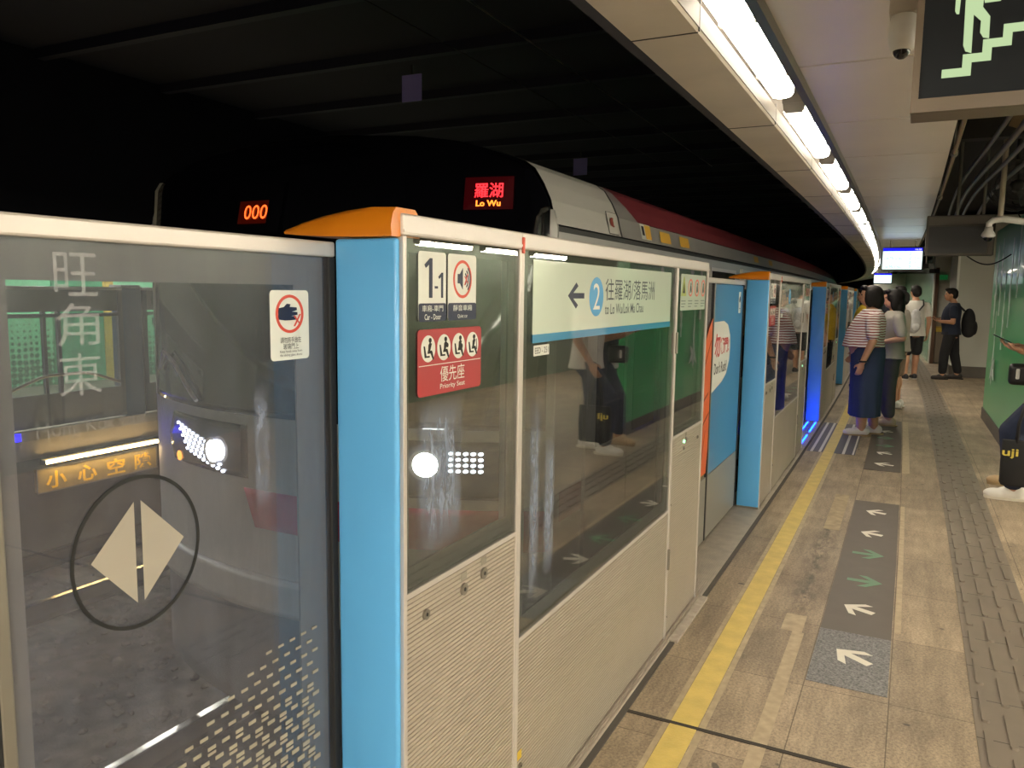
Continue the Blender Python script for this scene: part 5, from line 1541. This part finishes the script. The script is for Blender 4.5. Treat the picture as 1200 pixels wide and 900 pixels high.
def phone_at(person, pt, rx, lab, grp=None):
    t = bpy.data.objects.new('phone', None); COL.objects.link(t); tag(t, lab, 'phone', grp)
    t.matrix_world = Matrix.Translation(rel(person, pt)) @ Matrix.Rotation(person.rotation_euler.z, 4, 'Z') @ Matrix.Rotation(rx, 4, 'Y')
    obj('case', MB().bbox(-.072, .072, -.036, .036, -.004, .004, .004), BLACK, t)
    obj('screen', MB().box(-.068, .068, -.033, .033, .004, .0046), mat('phone_glass', '2a3440', .1, emit=.3, ecol='8fa6b8'), t)
    return t
def bag_root(name, lab, cat, person, pt):
    t = thing(name, lab, cat, rel(person, pt), person.rotation_euler.z); return t

# 1 the woman in the striped shirt
WSH = mat('shoe_silver_white', 'cfc9c0', .45, .1)
w1 = human('woman in a red and white striped shirt and long navy skirt', 9.3, -.385, 0.0, 1.6, 1.22, .085,
    arms=[((-.035, .215, 1.265), (-.045, .255, 1.03), (.045, .250, .795), (.25, -.05, -1), (.25, -1, 0), 1), ((-.02, -.21, 1.265), (.0, -.25, 1.03), (.13, -.20, .86), (.6, .3, -.6), (0, 1, 0), -1)],
    legs=[((0, .09, .82), (.02, .095, .46), (.02, .10, .075), .15), ((-.04, -.09, .82), (-.05, -.09, .46), (-.10, -.09, .075), -.05)],
    vox=.008, hair='bob', headx=.02, shirt=stripes(), hem=.955, sleeve=.72, bottom='skirt', bottom_m=cloth('navy_skirt', '2c3956', .10, 6), shoe_m=WSH, shoe_c=mat('sole_tan', 'a08a68', .7))
obj('wristwatch', MB().tube([(.040+.033*math.cos(a), .250+.033*math.sin(a), .815) for a in np.linspace(0, 2*PI, 17)], .010, 8), BLACK, w1, smooth=True)
# 2 the woman right behind her
w2 = human('woman in a loose beige top and dark grey trousers behind the striped shirt', 10.15, -.17, 0.1, 1.57, 1.05, .03,
    arms=[((-.03, .19, 1.27), (-.09, .22, 1.05), (.10, .20, 1.00), (1, -.4, .1), (0, 0, 1), -1), ((-.01, -.19, 1.27), (0, -.22, 1.03), (.16, -.12, 1.02), (1, .3, .1), (0, 0, 1), 1)],
    hair='long', headx=.02, shirt=cloth('beige_grey_top', '99938a', .08), hem=.80, sleeve=.75, bottom_m=cloth('dark_grey_trousers', '4b4a4a'), shoe_m=mat('shoe_beige', 'b7a386', .6), shoe_c=mat('sole_tan', 'a08a68', .7), collar=1.36)
# 3 person in grey
w3 = human('person in a brown grey shirt and brown shorts third in the queue', 11.9, -.09, -.2, 1.56, 1.0, .02, hair='short', headx=.02, shirt=cloth('brown_grey_shirt', '8f857b', .1), hem=.78, sleeve=.6, bottom='shorts', bottom_m=cloth('brown_shorts', '6b5a4b'), skin=SKIN2, shoe_m=mat('sneaker_white', 'd7d4cc', .55), shoe_c=mat('sole_white', 'c9c5bb', .6), vox=.011)
# 4 person in yellow
w4 = human('person in a yellow shirt waiting close to the gates, half hidden', 14.0, -.60, .1, 1.60, 1.0, .02, hair='short', headx=.03, shirt=cloth('yellow_shirt', 'd8b52e', .1), hem=.78, sleeve=.6, bottom_m=cloth('dark_trousers', '2c2c30'), shoe_m=BLACK, vox=.012)
# 5 man in a white tee seen from behind
w5 = human('man in a white t-shirt and black shorts seen from behind, black strap over his shoulder', 16.0, .17, -1.15, 1.68, 1.02, .0,
    arms=[((-.01, .19, 1.27), (-.03, .23, 1.02), (.12, .18, .92), (1, -.3, .2), (0, -1, 0), 1), ((-.01, -.19, 1.27), (-.04, -.235, 1.02), (.0, -.235, .80), (.1, 0, -1), (0, 1, 0), -1)],
    legs=[((0, .085, .82), (.01, .09, .45), (-.01, .10, .075), .1), ((0, -.085, .82), (.04, -.09, .46), (.08, -.10, .075), -.2)],
    hair='short', headx=.02, shirt=cloth('white_tee', 'd3cfc6', .06), hem=.76, sleeve=.55, bottom='shorts', bottom_m=cloth('black_shorts', '18181b'), shoe_m=mat('sneaker_dark', '303034', .6), shoe_c=mat('sole_white', 'c9c5bb', .6), vox=.011)
t = bag_root('sling_bag', 'silver grey sling bag on the back of the man in the white t-shirt', 'bag', w5, (-.20, .09, .92))
soft('pouch', MB().ell((0, 0, .12), (.065, .12, .19)).ell((.01, -.02, .27), (.05, .08, .09)), cloth('silver_bag', 'b4b3b2', .15, 14), t, .01)
obj('strap', MB().tube([(.02, -.05, .30), (.06, -.17, .43), (.14, -.20, .52), (.25, -.16, .47), (.33, -.05, .34)], .014, 8), BLACK, t, smooth=True)
obj('bag_pocket', MB().ell((-.055, .0, .05), (.02, .07, .07)), cloth('silver_bag_pocket', 'c9c8c6', .15, 14), t, smooth=True)
# 6 masked man
w6 = human('man with a white face mask standing behind the white t-shirt', 18.3, -.03, .0, 1.70, 1.0, .0, hair='short', headx=.02, mask=True, shirt=cloth('grey_tee', '8b8a86', .1), hem=.78, bottom_m=cloth('dark_trousers', '2c2c30'), shoe_m=BLACK, vox=.013)
# 7 man with the black backpack
w7 = human('man in a navy t-shirt and black trousers with a black backpack', 16.45, .80, .0, 1.645, 1.05, .02,
    arms=[((.0, .19, 1.26), (.0, .225, 1.02), (.20, .12, 1.03), (1, -.35, .25), (-.2, 0, 1), -1), ((.0, -.19, 1.26), (.02, -.22, 1.02), (.18, -.10, 1.06), (1, .4, .2), (-.2, 0, 1), 1)],
    legs=[((.02, .085, .82), (.09, .10, .45), (.10, .11, .075), .1), ((-.03, -.085, .82), (-.08, -.10, .45), (-.15, -.11, .075), -.1)],
    hair='short', headx=.05, skin=SKIN2, shirt=cloth('dark_navy_tee', '1c2334', .1), hem=.80, sleeve=.55, bottom_m=cloth('black_trousers', '19191b'), shoe_m=mat('shoe_black_brown', '2c2622', .6), shoe_c=BLACK, vox=.010)
phone_at(w7, (.31, .03, 1.10), -.5, 'phone held by the man with the black backpack')
t = bag_root('backpack', 'large black backpack on the back of the man in the navy t-shirt', 'backpack', w7, (-.26, 0, .80))
BPK = cloth('black_backpack', '1b1b1d', .2, 12)
soft('pack', MB().ell((0, 0, .24), (.115, .165, .265)).ell((-.01, 0, .12), (.12, .155, .15)), BPK, t, .011)
soft('front_pocket', MB().ell((-.10, 0, .15), (.05, .11, .13)), BPK, t, .011)
for sg in (1, -1):
    obj('shoulder_strap', MB().tube([(.07, sg*.09, .45), (.15, sg*.10, .53), (.27, sg*.11, .545), (.365, sg*.12, .46), (.39, sg*.125, .30), (.30, sg*.16, .10), (.12, sg*.15, .03)], .014, 8), BPK, t, smooth=True)
obj('pack_logo', MB().box(-.155, -.148, .03, .06, .18, .20), mat('logo_grey', 'b9b9b9', .5), t)
# 8 and 9: the two people at the right edge (their reflections show in the gate glass)
JEANS = cloth('navy_jeans', '222b42', .18, 16)
w8 = human('person in a white t-shirt, navy jeans and white sneakers holding the black tote', 6.94, .985, .0, 1.66, 1.02, .0,
    arms=[((.0, .19, 1.26), (.0, .235, 1.02), (.13, .225, .82), (.5, 0, -.9), (0, -1, 0), 1), ((.0, -.19, 1.26), (.02, -.22, 1.02), (.20, -.12, 1.06), (1, .4, .2), (-.2, 0, 1), 1)],
    legs=[((.0, .085, .82), (.27, .10, .50), (.235, .11, .075), .0), ((-.0, -.085, .82), (.03, -.09, .45), (-.02, -.10, .075), -.1)],
    hair='short', headx=.05, shirt=cloth('white_tee', 'd3cfc6', .06), hem=.76, sleeve=.55, bottom_m=JEANS, bot_z=.06, shoe_m=mat('sneaker_bright_white', 'e6e2d8', .5), shoe_c=mat('sole_cream', 'd9d2c0', .6), vox=.008)
t = bag_root('tote_bag', 'black tote bag with yellow lettering held at the right edge of the view', 'bag', w8, (.20, .27, .145))
TB = cloth('black_canvas', '1c1b1c', .15, 18)
tb = MB().loft([(0, 0, 0, .14, .05), (.02, 0, 0, .15, .058), (.16, 0, 0, .152, .06), (.30, 0, 0, .150, .045), (.33, 0, 0, .150, .030)], 28, .55)
obj('sack', tb, TB, t, autosmooth=True)
for sg in (1, -1):
    obj('handle', MB().tube([(-.06, sg*.030, .31), (-.05, sg*.022, .45), (-.01, sg*.008, .58), (.03, sg*.012, .58), (.055, sg*.022, .45), (.06, sg*.030, .31)], .009, 8), TB, t, smooth=True)
YP = mat('tote_yellow_print', 'c9b64a', .6)
# face turned to the viewer: lettering on the left (camera) side of the person
lt = text_mb('uji', -.075, .025, .205, .275, 0, .02).xf(lambda v: Vector((-v.x+.075, .0625, v.z)))
obj('lettering', lt, YP, t)
lt = text_mb('uji', -.075, .025, .205, .275, 0, .02)
em_ = MB()
for (cx, cz, rr) in ((.085, .12, .035), (.085, .17, .024), (.065, .19, .010), (.105, .19, .010), (.05, .11, .016), (.118, .10, .014)):
    em_.prism([(-(cx-.155)-.06+rr*math.cos(2*PI*i/16), cz+rr*math.sin(2*PI*i/16)) for i in range(16)], .0615, .0625)
t2 = t
w9 = human('person in a navy top with a white hem at the right edge', 7.46, 1.02, .0, 1.62, 1.0, .0,
    arms=[((.0, .19, 1.26), (.02, .235, 1.02), (.25, .16, 1.08), (1, -.35, .25), (-.2, 0, 1), -1), ((.0, -.19, 1.26), (.02, -.22, 1.02), (.25, -.06, 1.10), (1, .4, .15), (-.2, 0, 1), 1)],
    legs=[((.0, .085, .82), (.20, .09, .47), (.22, .10, .075), .1), ((.0, -.085, .82), (.06, -.09, .45), (.05, -.10, .075), -.1)],
    hair='long', headx=.05, shirt=cloth('navy_top', '2a2f3d', .1), hem=.80, sleeve=.6, bottom_m=JEANS, shoe_m=mat('shoe_tan', 'b59a74', .6), shoe_c=mat('sole_tan', 'a08a68', .7), vox=.009)
c = MB().loft([(.745, .0, 0, .150, .188), (.80, .0, 0, .148, .186), (.83, 0, 0, .140, .18)], 28)
soft('white_hem', c, cloth('white_hem', 'cfcac4', .06), w9, .009)
phone_at(w9, (.37, .05, 1.175), -.45, 'phone held out at the right edge of the view in front of the green wall')
t = bag_root('crossbody_bag', 'small black crossbody bag with a white charm at the right edge', 'bag', w9, (.22, .17, .82))
soft('pouch', MB().bbox(-.10, .10, -.045, .045, 0, .17, .03), mat('black_leather', '151517', .4), t, .008)
obj('charm', MB().bbox(.03, .055, .046, .06, .05, .13, .006), mat('charm_white', 'd5d5d0', .4), t)
obj('strap', MB().tube([(-.08, 0, .16), (-.13, -.03, .28), (-.16, -.12, .46), (-.24, -.22, .56)], .008, 8), BLACK, t, smooth=True)
# 10, 11: more of the queue, far down the platform
human('far person in a dark top near the gates at the end of the queue', 20.5, -.30, .0, 1.62, hair='short', shirt=cloth('dark_top', '30333c'), bottom_m=cloth('dark_trousers', '2c2c30'), shoe_m=BLACK, vox=.014)
human('far person in a pale top left of the far departure screen', 23.0, -.42, .2, 1.6, hair='long', shirt=cloth('pale_top', 'b9b2a8'), bottom_m=cloth('dark_trousers', '2c2c30'), shoe_m=BLACK, vox=.014)
